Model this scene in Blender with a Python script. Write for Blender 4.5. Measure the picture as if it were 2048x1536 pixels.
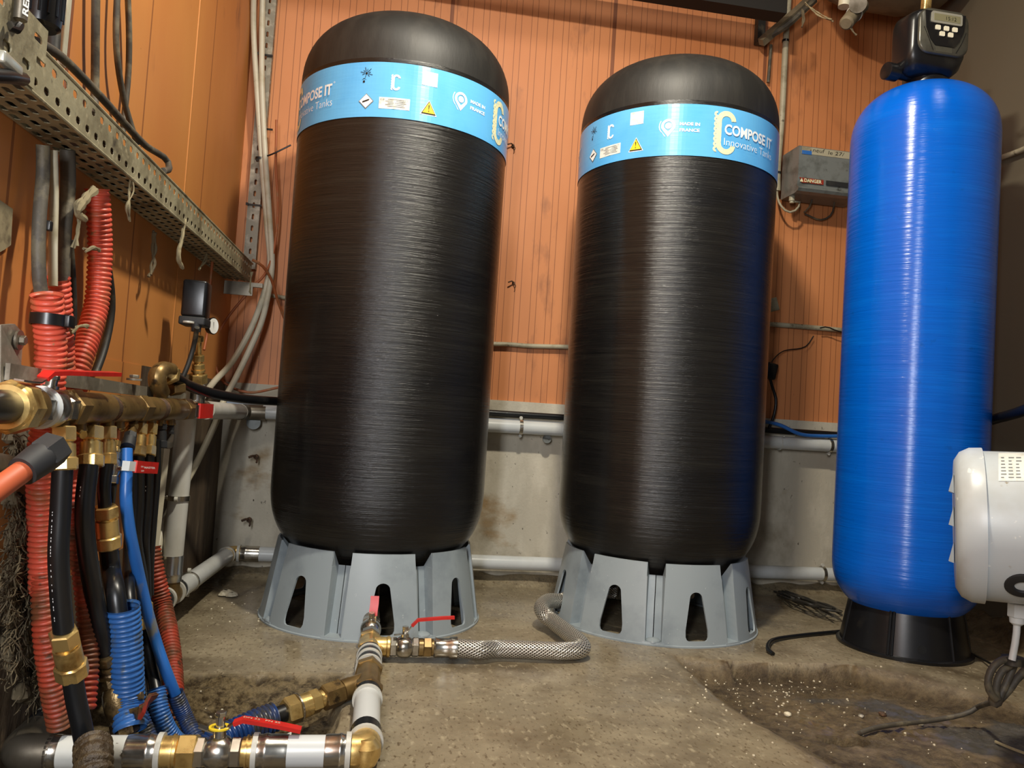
import bpy, bmesh, math, random
import numpy as np
from mathutils import Vector, Matrix, noise, geometry
random.seed(7)
rng = np.random.RandomState(5)
for o in list(bpy.data.objects): bpy.data.objects.remove(o)
SC = bpy.context.scene
COL = SC.collection
PI = math.pi
# ------------------------------------------------------------------ camera
FPX = 1580.3
cR = Vector((0.9843898, -0.16415515, 0.06348078)); cU = Vector((-0.07011367, -0.03492705, 0.99692737)); cF = Vector((0.16143356, 0.985816, 0.04589136))
cC = Vector((0.0, 0.0, 0.5805))
cam_d = bpy.data.cameras.new('camera'); cam = bpy.data.objects.new('camera', cam_d); COL.objects.link(cam)
cam_d.sensor_width = 36.0; cam_d.lens = FPX/2048*36.0; cam_d.clip_start = 0.02
cam.matrix_world = Matrix(((cR.x, cU.x, -cF.x, cC.x), (cR.y, cU.y, -cF.y, cC.y), (cR.z, cU.z, -cF.z, cC.z), (0, 0, 0, 1)))
SC.camera = cam
# ------------------------------------------------------------------ light
SC.view_settings.view_transform = 'Standard'; SC.view_settings.look = 'None'; SC.view_settings.gamma = 1.0
SC.view_settings.exposure = 0.0
W = bpy.data.worlds.new('world'); SC.world = W; W.use_nodes = True
W.node_tree.nodes['Background'].inputs[0].default_value = (0.80, 0.88, 1.0, 1); W.node_tree.nodes['Background'].inputs[1].default_value = 0.20
def area(name, loc, target, sx, sy, watts, col):
    d = bpy.data.lights.new(name, 'AREA'); d.shape = 'RECTANGLE'; d.size = sx; d.size_y = sy; d.energy = watts; d.color = col
    o = bpy.data.objects.new(name, d); COL.objects.link(o); o.location = loc
    o.rotation_euler = (Vector(target)-Vector(loc)).to_track_quat('-Z', 'Y').to_euler(); return o
area('ceiling_lamp', (0.34, 1.22, 2.30), (0.6, 1.7, 0.2), 0.12, 0.10, 42, (1.0, 0.92, 0.76))
area('ceiling_tube_lamp', (-0.22, 1.05, 2.95), (0.2, 2.3, 0.6), 0.05, 0.4, 11, (1.0, 0.93, 0.80))
area('ceiling_tube_lamp', (1.38, 1.10, 2.95), (0.9, 2.3, 0.6), 0.05, 0.4, 5, (1.0, 0.93, 0.80))
area('camera_side_fill', (-0.34, -0.35, 1.0), (0.1, 2.3, 0.45), 0.14, 0.7, 26, (0.95, 0.97, 1.0))  # narrow fill strip added near the camera to brighten tanks and fittings

# ------------------------------------------------------------------ pixel -> point on a plane of the room
def ray(x, y): return cF + cR*((x-1024)/FPX) - cU*((y-768)/FPX)
def PU(x, y, u): d = ray(x, y); return cC + d*(u/d.x)
def PV(x, y, v): d = ray(x, y); return cC + d*(v/d.y)
def PZ(x, y, z): d = ray(x, y); return cC + d*((z-cC.z)/d.z)

# ------------------------------------------------------------------ materials
def lin(c):
    return tuple(((v/255)/12.92 if v/255 <= 0.04045 else (((v/255)+0.055)/1.055)**2.4) for v in c) + (1,)
def mat(name, col, rough=0.5, metal=0.0, var=None, bump=None, spec=0.5, coat=0.0, rvar=0.0):
    """var: list of (colour, noise scale xyz, threshold lo, hi); bump: list of (scale xyz, strength, distance)"""
    m = bpy.data.materials.new(name); m.use_nodes = True; nt = m.node_tree; N = nt.nodes; L = nt.links
    b = N['Principled BSDF']; b.inputs['Roughness'].default_value = rough; b.inputs['Metallic'].default_value = metal
    b.inputs['Specular IOR Level'].default_value = spec; b.inputs['Coat Weight'].default_value = coat; b.inputs['Coat Roughness'].default_value = 0.12
    tc = N.new('ShaderNodeTexCoord'); geo = N.new('ShaderNodeNewGeometry')
    def ns(scale, detail=5, rgh=0.6):
        mp = N.new('ShaderNodeMapping'); mp.inputs['Scale'].default_value = scale if isinstance(scale, (tuple, list)) else (scale,)*3
        L.new(geo.outputs['Position'], mp.inputs[0]); n = N.new('ShaderNodeTexNoise'); n.inputs['Scale'].default_value = 1.0
        n.inputs['Detail'].default_value = detail; n.inputs['Roughness'].default_value = rgh; L.new(mp.outputs[0], n.inputs[0]); return n.outputs[0]
    cur = None
    rgb = N.new('ShaderNodeRGB'); rgb.outputs[0].default_value = lin(col); cur = rgb.outputs[0]
    for (c2, sc, lo, hi) in (var or []):
        r = N.new('ShaderNodeMapRange'); r.inputs[1].default_value = lo; r.inputs[2].default_value = hi; L.new(ns(sc), r.inputs[0])
        mx = N.new('ShaderNodeMix'); mx.data_type = 'RGBA'; L.new(r.outputs[0], mx.inputs[0]); L.new(cur, mx.inputs[6]); mx.inputs[7].default_value = lin(c2); cur = mx.outputs[2]
    L.new(cur, b.inputs['Base Color'])
    last = None
    for (sc, st, di) in (bump or []):
        bp = N.new('ShaderNodeBump'); bp.inputs['Strength'].default_value = st; bp.inputs['Distance'].default_value = di; L.new(ns(sc), bp.inputs['Height'])
        if last: L.new(last, bp.inputs['Normal'])
        last = bp.outputs[0]
    if last: L.new(last, b.inputs['Normal'])
    if rvar:
        r = N.new('ShaderNodeMapRange'); r.inputs[1].default_value = 0.35; r.inputs[2].default_value = 0.65; r.inputs[3].default_value = max(0.02, rough-rvar); r.inputs[4].default_value = min(1, rough+rvar)
        L.new(ns(9.0), r.inputs[0]); L.new(r.outputs[0], b.inputs['Roughness'])
    m['cur'] = 0
    return m
def nodes(m): return m.node_tree.nodes, m.node_tree.links, m.node_tree.nodes['Principled BSDF']
MT = {}
MT['black_tank'] = mat('wound_black_fibre', (24, 23, 22), 0.27, 0, [((34, 33, 30), (3, 3, 60), 0.5, 0.75), ((18, 18, 19), (2.2, 2.2, 7), 0.52, 0.66)], [((4, 4, 120), 0.6, 0.004), ((12, 12, 330), 0.6, 0.002), ((60, 60, 60), 0.10, 0.001)], spec=0.5)
MT['black_dome'] = mat('black_fibre_dome', (26, 25, 23), 0.55, 0, [((42, 40, 36), (20, 20, 5), 0.45, 0.75)], [((60, 60, 12), 0.35, 0.0015)])
MT['blue_tank'] = mat('wound_blue_fibre', (3, 92, 200), 0.22, 0, [((4, 104, 212), (3, 3, 20), 0.5, 0.8), ((6, 80, 168), (30, 30, 30), 0.64, 0.8)], [((5, 5, 120), 0.5, 0.003), ((14, 14, 360), 0.3, 0.001)], spec=0.5)
MT['band'] = mat('light_blue_label', (96, 176, 230), 0.28, 0, [((80, 162, 224), (4, 4, 4), 0.5, 0.7)], [((6, 6, 150), 0.22, 0.0016)], spec=0.55)
MT['white_ink'] = mat('white_print', (238, 240, 238), 0.4)
MT['cream_ink'] = mat('cream_print', (236, 226, 178), 0.4, 0, [((190, 205, 190), 160, 0.5, 0.6)])
MT['navy_ink'] = mat('navy_print', (16, 34, 66), 0.4)
MT['black_ink'] = mat('black_print', (12, 12, 12), 0.4)
MT['grey_ink'] = mat('grey_print', (120, 124, 124), 0.5)
MT['yellow_ink'] = mat('yellow_print', (245, 205, 50), 0.4)
MT['label_white'] = mat('white_sticker', (222, 222, 214), 0.4, 0, [((190, 190, 180), 60, 0.5, 0.7)])
MT['grey_plastic'] = mat('grey_stand_plastic', (148, 158, 163), 0.38, 0, [((128, 138, 144), 7, 0.5, 0.7), ((182, 188, 188), (110, 110, 110), 0.69, 0.72)], [((60, 60, 60), 0.05, 0.001)])
MT['black_plastic'] = mat('black_plastic', (20, 20, 22), 0.3, 0, [((40, 38, 34), 12, 0.55, 0.75)], [((90, 90, 90), 0.06, 0.001)])
MT['black_rubber'] = mat('black_hose_rubber', (20, 21, 23), 0.33, 0, [((46, 43, 38), 14, 0.6, 0.8)], [((40, 40, 40), 0.05, 0.001)])
MT['matt_black'] = mat('matt_black', (30, 31, 33), 0.6, 0, [((52, 50, 46), 14, 0.5, 0.75)])
MT['brass'] = mat('new_brass', (222, 190, 122), 0.30, 0.8, [((150, 112, 56), 24, 0.5, 0.72)], [((90, 90, 90), 0.12, 0.001)], rvar=0.1)
MT['old_brass'] = mat('tarnished_brass', (142, 116, 70), 0.36, 0.6, [((84, 62, 36), 13, 0.42, 0.7), ((60, 48, 32), 40, 0.6, 0.7)], [((80, 80, 80), 0.15, 0.001)])
MT['dirty_brass'] = mat('muddy_brass', (120, 98, 62), 0.34, 0.6, [((70, 55, 36), 30, 0.45, 0.6), ((170, 150, 110), 70, 0.6, 0.7)], [((60, 60, 60), 0.6, 0.003)])
MT['steel'] = mat('bright_steel', (196, 192, 182), 0.22, 0.95, [((120, 112, 98), 18, 0.5, 0.75)], [((60, 60, 60), 0.08, 0.001)])
MT['dull_steel'] = mat('dull_steel', (128, 120, 106), 0.42, 0.8, [((82, 74, 60), 12, 0.45, 0.7)], [((60, 60, 60), 0.25, 0.001)])
MT['galv'] = mat('galvanised_steel', (132, 126, 112), 0.5, 0.45, [((176, 168, 152), 22, 0.5, 0.68), ((74, 66, 54), 9, 0.5, 0.72)], [((50, 50, 50), 0.3, 0.002)])
MT['tray'] = mat('dusty_galvanised_tray', (156, 148, 120), 0.62, 0.15, [((96, 86, 62), 10, 0.45, 0.7), ((178, 168, 138), 34, 0.55, 0.7), ((60, 52, 38), 24, 0.6, 0.74)], [((45, 45, 45), 0.5, 0.003)])
MT['white_pipe'] = mat('white_pipe_plastic', (206, 206, 200), 0.32, 0, [((184, 182, 170), 6, 0.5, 0.75), ((86, 78, 64), 44, 0.70, 0.73)], spec=0.5)
MT['clean_pipe'] = mat('clean_white_pipe', (206, 209, 208), 0.3, 0, [((184, 184, 176), 6, 0.5, 0.75)])
MT['old_pipe'] = mat('aged_conduit', (170, 162, 138), 0.5, 0, [((122, 112, 88), 14, 0.48, 0.7), ((84, 74, 56), 50, 0.62, 0.7)], [((50, 50, 50), 0.25, 0.001)])
MT['white_ring'] = mat('white_collar_plastic', (196, 194, 184), 0.4, 0, [((150, 146, 132), 24, 0.55, 0.72)])
MT['red_hose'] = mat('red_corrugated_plastic', (208, 84, 62), 0.42, 0, [((168, 92, 60), 24, 0.5, 0.66), ((150, 112, 76), (60, 60, 60), 0.60, 0.70)], [((90, 90, 90), 0.2, 0.001)])
MT['dirty_red_hose'] = mat('muddy_red_corrugated_plastic', (168, 62, 40), 0.5, 0, [((112, 64, 38), 18, 0.42, 0.6), ((78, 52, 32), (50, 50, 50), 0.55, 0.68)], [((90, 90, 90), 0.3, 0.001)])
MT['blue_hose'] = mat('blue_corrugated_plastic', (46, 96, 160), 0.36, 0, [((70, 82, 92), (40, 40, 22), 0.55, 0.66)], [((90, 90, 90), 0.2, 0.001)])
MT['muddy_blue'] = mat('muddy_blue_corrugated_plastic', (26, 62, 120), 0.3, 0, [((62, 60, 56), (26, 26, 26), 0.42, 0.6)], [((90, 90, 90), 0.3, 0.002)])
MT['blue_pipe'] = mat('blue_pipe_plastic', (44, 104, 180), 0.34, 0, [((120, 122, 118), (16, 16, 8), 0.58, 0.66)])
MT['old_cable'] = mat('dusty_cable', (74, 68, 58), 0.6, 0, [((126, 116, 92), 22, 0.48, 0.66), ((46, 43, 38), 11, 0.5, 0.7)], [((70, 70, 70), 0.5, 0.002)])
MT['dark_cable'] = mat('dusty_black_cable', (38, 36, 32), 0.55, 0, [((92, 84, 66), 20, 0.55, 0.7)], [((70, 70, 70), 0.4, 0.001)])
MT['white_cable'] = mat('white_cable_sheath', (196, 190, 170), 0.42, 0, [((170, 160, 130), 10, 0.5, 0.7), ((80, 70, 50), 60, 0.70, 0.73)])
MT['copper_cable'] = mat('orange_cable_sheath', (160, 88, 48), 0.5, 0, [((150, 110, 74), 24, 0.52, 0.68)])
MT['copper'] = mat('copper', (206, 120, 80), 0.3, 0.8, [((150, 84, 52), 20, 0.5, 0.7)])
MT['red'] = mat('red_vinyl', (200, 38, 30), 0.36, 0, [((170, 34, 26), 30, 0.5, 0.7)])
MT['dirty_red'] = mat('muddy_red_vinyl', (150, 44, 30), 0.4, 0, [((96, 62, 38), 40, 0.45, 0.6)])
MT['yellow'] = mat('yellow_plastic', (236, 205, 48), 0.4)
MT['soil'] = mat('wet_mud', (70, 56, 38), 0.42, 0, [((112, 94, 66), 40, 0.48, 0.68), ((38, 29, 19), 14, 0.5, 0.7)], [((50, 50, 50), 0.9, 0.008), ((160, 160, 160), 0.6, 0.003)])
MT['web'] = mat('dusty_cobweb', (140, 128, 98), 0.9, 0, [((92, 80, 58), 40, 0.5, 0.7)])
MT['dark_web'] = mat('grey_cobweb', (104, 92, 70), 0.9, 0, [((66, 55, 40), 30, 0.5, 0.7)])
MT['box_grey'] = mat('grey_painted_box', (122, 126, 124), 0.35, 0.2, [((88, 90, 86), 16, 0.5, 0.7), ((56, 52, 44), 30, 0.62, 0.74)])
MT['motor'] = mat('light_grey_paint', (186, 193, 196), 0.36, 0, [((170, 172, 168), 5, 0.5, 0.7), ((140, 128, 104), 34, 0.68, 0.73), ((214, 216, 212), 60, 0.66, 0.70)])
MT['lcd'] = mat('lcd_glass', (128, 124, 96), 0.2)
MT['silver'] = mat('silver_paint', (188, 186, 172), 0.3, 0.5)
MT['button'] = mat('cream_button', (232, 226, 202), 0.4)
MT['head_grey'] = mat('satin_dark_grey', (88, 86, 76), 0.28, 0.3, [((60, 58, 50), 14, 0.5, 0.72)])
MT['stone'] = mat('pale_stone', (214, 204, 178), 0.7, 0, [((160, 146, 116), 60, 0.5, 0.7)])
MT['rust'] = mat('rusty_iron', (74, 56, 42), 0.75, 0.2, [((120, 84, 56), 60, 0.5, 0.7)], [((90, 90, 90), 0.6, 0.003)])
MT['orange_blur'] = mat('orange_copper_pipe', (172, 82, 48), 0.5, 0, [((198, 98, 78), 20, 0.5, 0.7)])
MT['dark_duct'] = mat('dusty_grey_duct', (112, 100, 78), 0.75, 0, [((70, 60, 44), 8, 0.45, 0.7)], [((30, 30, 30), 0.4, 0.004)])

def aniso(m, k):
    N, L, b = nodes(m); t = N.new('ShaderNodeTangent'); t.direction_type = 'RADIAL'; t.axis = 'Z'; L.new(t.outputs[0], b.inputs['Tangent'])
    b.inputs['Anisotropic'].default_value = k; b.inputs['Anisotropic Rotation'].default_value = 0.25
aniso(MT['black_tank'], 0.85); aniso(MT['blue_tank'], 0.8); aniso(MT['band'], 0.8)
# braided steel: two crossed waves
def braid():
    m = mat('braided_steel', (200, 196, 186), 0.3, 0.75); N, L, b = nodes(m)
    at = N.new('ShaderNodeAttribute'); at.attribute_name = 'tc'
    sp = N.new('ShaderNodeSeparateXYZ'); L.new(at.outputs['Vector'], sp.inputs[0])
    def mth(op, a, c):
        n = N.new('ShaderNodeMath'); n.operation = op
        for i, v in enumerate((a, c)):
            if v is None: continue
            if isinstance(v, (int, float)): n.inputs[i].default_value = v
            else: L.new(v, n.inputs[i])
        return n.outputs[0]
    a = mth('MULTIPLY', sp.outputs[0], 18); s = mth('MULTIPLY', sp.outputs[1], 620)
    w1 = mth('SINE', mth('ADD', a, s), None); w2 = mth('SINE', mth('SUBTRACT', a, s), None)
    h = mth('MAXIMUM', w1, w2)
    bp = N.new('ShaderNodeBump'); bp.inputs['Strength'].default_value = 0.7; bp.inputs['Distance'].default_value = 0.0015; L.new(h, bp.inputs['Height']); L.new(bp.outputs[0], b.inputs['Normal'])
    r = N.new('ShaderNodeMapRange'); r.inputs[1].default_value = -0.6; r.inputs[2].default_value = 0.9; L.new(h, r.inputs[0])
    mx = N.new('ShaderNodeMix'); mx.data_type = 'RGBA'; L.new(r.outputs[0], mx.inputs[0]); mx.inputs[6].default_value = lin((70, 64, 54)); mx.inputs[7].default_value = lin((228, 224, 214)); L.new(mx.outputs[2], b.inputs['Base Color'])
    return m
MT['braid'] = braid()

# walls: ribbed orange sandwich panel
def panel_mat(name, col, col2, stain, axis, pitch, off, lo, seams):
    m = mat(name, col, 0.55, 0, [(col2, (2.0, 2.0, 0.8), 0.38, 0.66), (stain, (9, 9, 3), 0.60, 0.74), ((222, 190, 140), (120, 120, 40), 0.745, 0.76), ((66, 36, 20), (70, 70, 36), 0.725, 0.76)])
    N, L, b = nodes(m); geo = N.new('ShaderNodeNewGeometry'); sp = N.new('ShaderNodeSeparateXYZ'); L.new(geo.outputs['Position'], sp.inputs[0])
    X = sp.outputs[axis]
    def mth(op, a, c=None, d=None):
        n = N.new('ShaderNodeMath'); n.operation = op
        for i, v in enumerate((a, c, d)):
            if v is None: continue
            if isinstance(v, (int, float)): n.inputs[i].default_value = v
            else: L.new(v, n.inputs[i])
        return n.outputs[0]
    f = mth('FRACT', mth('DIVIDE', mth('ADD', X, 10.0), pitch))
    g = None
    for o in off:
        k = mth('LESS_THAN', mth('ABSOLUTE', mth('SUBTRACT', f, o)), lo/pitch)
        g = k if g is None else mth('MAXIMUM', g, k)
    col_in = b.inputs['Base Color'].links[0].from_socket
    def over(fac, c, src):
        mx = N.new('ShaderNodeMix'); mx.data_type = 'RGBA'; L.new(fac, mx.inputs[0]); L.new(src, mx.inputs[6]); mx.inputs[7].default_value = lin(c); return mx.outputs[2]
    c = over(mth('MULTIPLY', g, 0.62), (96, 46, 22), col_in)
    for (x0, w) in seams:
        k = mth('LESS_THAN', mth('ABSOLUTE', mth('SUBTRACT', X, x0)), w)
        c = over(mth('MULTIPLY', k, 0.8), (110, 58, 34), c); g = mth('MAXIMUM', g, k)
    L.new(c, b.inputs['Base Color'])
    bp = N.new('ShaderNodeBump'); bp.invert = True; bp.inputs['Strength'].default_value = 0.6; bp.inputs['Distance'].default_value = 0.002; L.new(g, bp.inputs['Height']); L.new(bp.outputs[0], b.inputs['Normal'])
    return m
MT['wall_back'] = panel_mat('orange_ribbed_panel', (206, 134, 84), (194, 120, 70), (152, 96, 62), 0, 0.06, (0.2, 0.57), 0.0011, ((0.156, 0.007), (0.768, 0.007), (1.38, 0.006)))
MT['wall_left'] = panel_mat('orange_smooth_panel', (198, 132, 68), (188, 118, 60), (138, 84, 48), 1, 0.55, (0.35,), 0.004, ((1.345, 0.004), (2.118, 0.004)))
MT['concrete'] = mat('weathered_concrete', (188, 180, 162), 0.75, 0, [((206, 198, 180), (9, 9, 4), 0.45, 0.65), ((138, 127, 106), (4, 4, 3), 0.52, 0.70), ((150, 122, 82), (3, 3, 5), 0.62, 0.74), ((66, 58, 46), (46, 46, 30), 0.66, 0.72)], [((30, 30, 30), 0.4, 0.004), ((120, 120, 120), 0.3, 0.002)])
MT['brown_concrete'] = mat('grimy_concrete', (98, 82, 62), 0.75, 0, [((66, 52, 38), (14, 14, 3), 0.42, 0.66), ((128, 114, 92), (20, 20, 8), 0.6, 0.72)], [((40, 40, 20), 0.6, 0.005)])
MT['wall_right'] = mat('grey_beige_panel', (98, 92, 78), 0.55, 0, [((98, 90, 74), (2, 2, 2), 0.4, 0.7), ((60, 52, 40), (3, 3, 7), 0.64, 0.78)])
MT['beam'] = mat('shade_dark_beam', (26, 22, 18), 0.8)  # near-black colour stands in for the deep shade above the wall
MT['ceiling'] = mat('dark_ceiling_boards', (56, 46, 36), 0.8, 0, [((80, 66, 50), (4, 20, 4), 0.4, 0.7)])
def floor_mat():
    m = mat('wet_concrete_floor', (128, 116, 94), 0.34, 0, [((148, 136, 112), (5, 5, 5), 0.42, 0.62), ((92, 80, 62), (3, 3, 3), 0.5, 0.68), ((164, 152, 126), (70, 34, 60), 0.56, 0.70), ((98, 84, 64), (120, 60, 80), 0.56, 0.66), ((66, 54, 40), (90, 40, 40), 0.68, 0.72)],
            [((8, 8, 8), 0.25, 0.01), ((50, 50, 50), 0.22, 0.003), ((200, 200, 200), 0.15, 0.001)])
    N, L, b = nodes(m)
    at = N.new('ShaderNodeAttribute'); at.attribute_name = 'rough_ground'
    src = b.inputs['Base Color'].links[0].from_socket
    geo = N.new('ShaderNodeNewGeometry'); n = N.new('ShaderNodeTexNoise'); n.inputs['Scale'].default_value = 34; n.inputs['Detail'].default_value = 9; n.inputs['Roughness'].default_value = 0.75; L.new(geo.outputs['Position'], n.inputs[0])
    cr = N.new('ShaderNodeValToRGB'); cr.color_ramp.elements[0].position = 0.42; cr.color_ramp.elements[0].color = lin((66, 53, 35)); cr.color_ramp.elements[1].position = 0.58; cr.color_ramp.elements[1].color = lin((146, 128, 94)); L.new(n.outputs[0], cr.inputs[0])
    mx = N.new('ShaderNodeMix'); mx.data_type = 'RGBA'; L.new(at.outputs['Fac'], mx.inputs[0]); L.new(src, mx.inputs[6]); L.new(cr.outputs[0], mx.inputs[7])
    at3 = N.new('ShaderNodeAttribute'); at3.attribute_name = 'dark_dirt'
    mx3 = N.new('ShaderNodeMix'); mx3.data_type = 'RGBA'; L.new(at3.outputs['Fac'], mx3.inputs[0]); L.new(mx.outputs[2], mx3.inputs[6]); cr3 = N.new('ShaderNodeValToRGB'); cr3.color_ramp.elements[0].position = 0.35; cr3.color_ramp.elements[0].color = lin((70, 56, 38)); cr3.color_ramp.elements[1].position = 0.65; cr3.color_ramp.elements[1].color = lin((118, 101, 74)); L.new(n.outputs[0], cr3.inputs[0]); L.new(cr3.outputs[0], mx3.inputs[7]); mx = mx3
    at2 = N.new('ShaderNodeAttribute'); at2.attribute_name = 'mesh_mat'
    mx2 = N.new('ShaderNodeMix'); mx2.data_type = 'RGBA'; L.new(at2.outputs['Fac'], mx2.inputs[0]); L.new(mx.outputs[2], mx2.inputs[6]); mx2.inputs[7].default_value = lin((72, 72, 70)); L.new(mx2.outputs[2], b.inputs['Base Color'])
    nb = N.new('ShaderNodeTexNoise'); nb.inputs['Scale'].default_value = 70; nb.inputs['Detail'].default_value = 7; nb.inputs['Roughness'].default_value = 0.7; L.new(geo.outputs['Position'], nb.inputs[0])
    mb_ = N.new('ShaderNodeMath'); mb_.operation = 'MULTIPLY'; L.new(nb.outputs[0], mb_.inputs[0]); L.new(at.outputs['Fac'], mb_.inputs[1])
    bb = N.new('ShaderNodeBump'); bb.inputs['Strength'].default_value = 1.0; bb.inputs['Distance'].default_value = 0.016; L.new(mb_.outputs[0], bb.inputs['Height']); L.new(b.inputs['Normal'].links[0].from_socket, bb.inputs['Normal']); L.new(bb.outputs[0], b.inputs['Normal'])
    n2 = N.new('ShaderNodeTexNoise'); n2.inputs['Scale'].default_value = 4.0; n2.inputs['Detail'].default_value = 4; L.new(geo.outputs['Position'], n2.inputs[0])
    r = N.new('ShaderNodeMapRange'); r.inputs[1].default_value = 0.40; r.inputs[2].default_value = 0.62; r.inputs[3].default_value = 0.14; r.inputs[4].default_value = 0.50; L.new(n2.outputs[0], r.inputs[0]); L.new(r.outputs[0], b.inputs['Roughness'])
    return m
MT['floor'] = floor_mat()

# ------------------------------------------------------------------ mesh builder
OFF = {}
EACH = {'sleeve', 'collar', 'rib', 'sticker', 'lug', 'flange', 'sign_backing'}
class MB:
    def __init__(s): s.v = []; s.f = []; s.m = []; s.tc = []; s.ch = []
    def add(s, verts, faces, mi=0, tc=None):
        k = len(s.v); s.ch.append((k, len(s.f))); s.v += [tuple(q) for q in verts]; s.f += [tuple(i+k for i in f) for f in faces]; s.m += [mi]*len(faces)
        s.tc += (tc if tc else [(0, 0, 0)]*len(verts))
    def box(s, c, size, rot=None, mi=0, bev=0.0):
        x, y, z = [q/2 for q in size]; c = Vector(c); rot = rot or Matrix.Identity(3)
        if bev:
            bm = bmesh.new(); bmesh.ops.create_cube(bm, size=1.0)
            for w in bm.verts: w.co = Vector((w.co.x*2*x, w.co.y*2*y, w.co.z*2*z))
            bmesh.ops.bevel(bm, geom=bm.edges[:], offset=bev, segments=3, affect='EDGES', profile=0.5)
            s.add([c+rot@w.co for w in bm.verts], [[w.index for w in f.verts] for f in bm.faces], mi); bm.free(); return
        P = [c+rot@Vector((a*x, b*y, d*z)) for a in (-1, 1) for b in (-1, 1) for d in (-1, 1)]
        s.add(P, [(0, 1, 3, 2), (4, 6, 7, 5), (0, 4, 5, 1), (2, 3, 7, 6), (0, 2, 6, 4), (1, 5, 7, 3)], mi)
    def lathe(s, p0, d, prof, n=28, mi=0, closed=True, phase=0.0, ref=None):
        """prof: (t along axis, radius)"""
        p0 = Vector(p0); d = Vector(d).normalized(); a = Vector(ref) if ref else (Vector((0, 0, 1)) if abs(d.z) < 0.9 else Vector((0, -1, 0)))
        a = (a-d*a.dot(d)).normalized(); b = d.cross(a)
        V = []; Fs = []
        for (t, r) in prof:
            for i in range(n):
                w = 2*PI*i/n+phase; V.append(p0+d*t+a*(r*math.cos(w))+b*(r*math.sin(w)))
        for j in range(len(prof)-1):
            for i in range(n):
                k = (i+1) % n; Fs.append((j*n+i, j*n+k, (j+1)*n+k, (j+1)*n+i))
        if closed:
            Fs.append(tuple(range(n-1, -1, -1))); Fs.append(tuple((len(prof)-1)*n+i for i in range(n)))
        s.add(V, Fs, mi)
    def hexn(s, p0, d, t0, t1, r, mi=0, phase=0.0, n=6):
        e = min(0.1*r, (t1-t0)*0.2)
        s.lathe(p0, d, [(t0, r*0.9), (t0+e, r), (t1-e, r), (t1, r*0.9)], n, mi, phase=phase)
    def tube(s, pts, r, n=14, mi=0, step=0.012, rf=None, caps=True, smooth=True):
        P = catmull(pts, step) if smooth else [Vector(q) for q in pts]
        t = (P[1]-P[0]).normalized(); a = Vector((0, 0, -1)) if abs(t.z) < 0.85 else Vector((0, 1, 0))
        a = (a-t*a.dot(t)).normalized(); V = []; TC = []; Fs = []; L = 0.0
        for i, q in enumerate(P):
            if i: L += (q-P[i-1]).length
            tn = (P[min(i+1, len(P)-1)]-P[max(i-1, 0)]).normalized()
            if tn.length < 0.5: tn = t
            a = (a-tn*a.dot(tn)).normalized(); b = tn.cross(a); rr = rf(L, r) if rf else r
            for k in range(n+1):
                w = 2*PI*k/n; V.append(q+a*(rr*math.cos(w))+b*(rr*math.sin(w))); TC.append((w, L, 0))
        m = n+1
        for i in range(len(P)-1):
            for k in range(n): Fs.append((i*m+k, i*m+k+1, (i+1)*m+k+1, (i+1)*m+k))
        if caps: Fs.append(tuple(range(n-1, -1, -1))); Fs.append(tuple((len(P)-1)*m+k for k in range(n)))
        s.add(V, Fs, mi, TC)
    def corr(s, pts, r, pitch=0.008, depth=0.0028, n=22, mi=0, caps=False):
        s.tube(pts, r, n, mi, step=pitch/5, caps=caps, rf=lambda L, rr: rr-depth*(0.5-0.5*math.cos(2*PI*L/pitch))**1.6)
    def build(s, name, m, parent=None, sharp=38, flat=False):
        if name in EACH and len(s.ch) > 1:
            e = s.ch+[(len(s.v), len(s.f))]; o = None
            for (v0, f0), (v1, f1) in zip(e, e[1:]):
                q = MB(); q.add(s.v[v0:v1], [tuple(i-v0 for i in f) for f in s.f[f0:f1]], 0, s.tc[v0:v1]); o = q.build(name, m, parent, sharp, flat)
            return o
        me = bpy.data.meshes.new(name); off = OFF.get(parent.name, Vector((0, 0, 0))) if parent else Vector((0, 0, 0))
        me.from_pydata([(q[0]-off.x, q[1]-off.y, q[2]-off.z) for q in s.v], [], s.f)
        ms = m if isinstance(m, (list, tuple)) else [m]
        for q in ms: me.materials.append(MT[q] if isinstance(q, str) else q)
        me.polygons.foreach_set('material_index', s.m)
        if any(t != (0, 0, 0) for t in s.tc):
            at = me.attributes.new('tc', 'FLOAT_VECTOR', 'POINT'); at.data.foreach_set('vector', [x for t in s.tc for x in t])
        if not flat:
            me.polygons.foreach_set('use_smooth', [True]*len(s.f)); me.set_sharp_from_angle(angle=math.radians(sharp))
        o = bpy.data.objects.new(name, me); COL.objects.link(o)
        if parent: o.parent = parent
        OFF[o.name] = off
        return o
def catmull(pts, step):
    P = [Vector(q) for q in pts]
    if len(P) == 2:
        n = max(2, int((P[1]-P[0]).length/step)); return [P[0].lerp(P[1], i/n) for i in range(n+1)]
    E = [2*P[0]-P[1]]+P+[2*P[-1]-P[-2]]; fine = []
    for i in range(1, len(E)-2):
        for k in range(24):
            t = k/24; a, b, c, d = E[i-1], E[i], E[i+1], E[i+2]
            fine.append(0.5*((2*b)+(c-a)*t+(2*a-5*b+4*c-d)*t*t+(3*b-a-3*c+d)*t**3))
    fine.append(P[-1]); out = [fine[0]]; acc = 0.0
    for i in range(1, len(fine)):
        seg = (fine[i]-fine[i-1]).length
        while seg > 0 and acc+seg >= step:
            q = fine[i-1].lerp(fine[i], (step-acc)/seg) if seg else fine[i]
            fine[i-1] = q; seg = (fine[i]-q).length; acc = 0.0; out.append(q)
        acc += seg
    if (out[-1]-P[-1]).length > step*0.3: out.append(P[-1])
    return out
def tag(o, label, cat, group=None, kind=None):
    o['label'] = label; o['category'] = cat
    if group: o['group'] = group
    if kind: o['kind'] = kind
    return o
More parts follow.
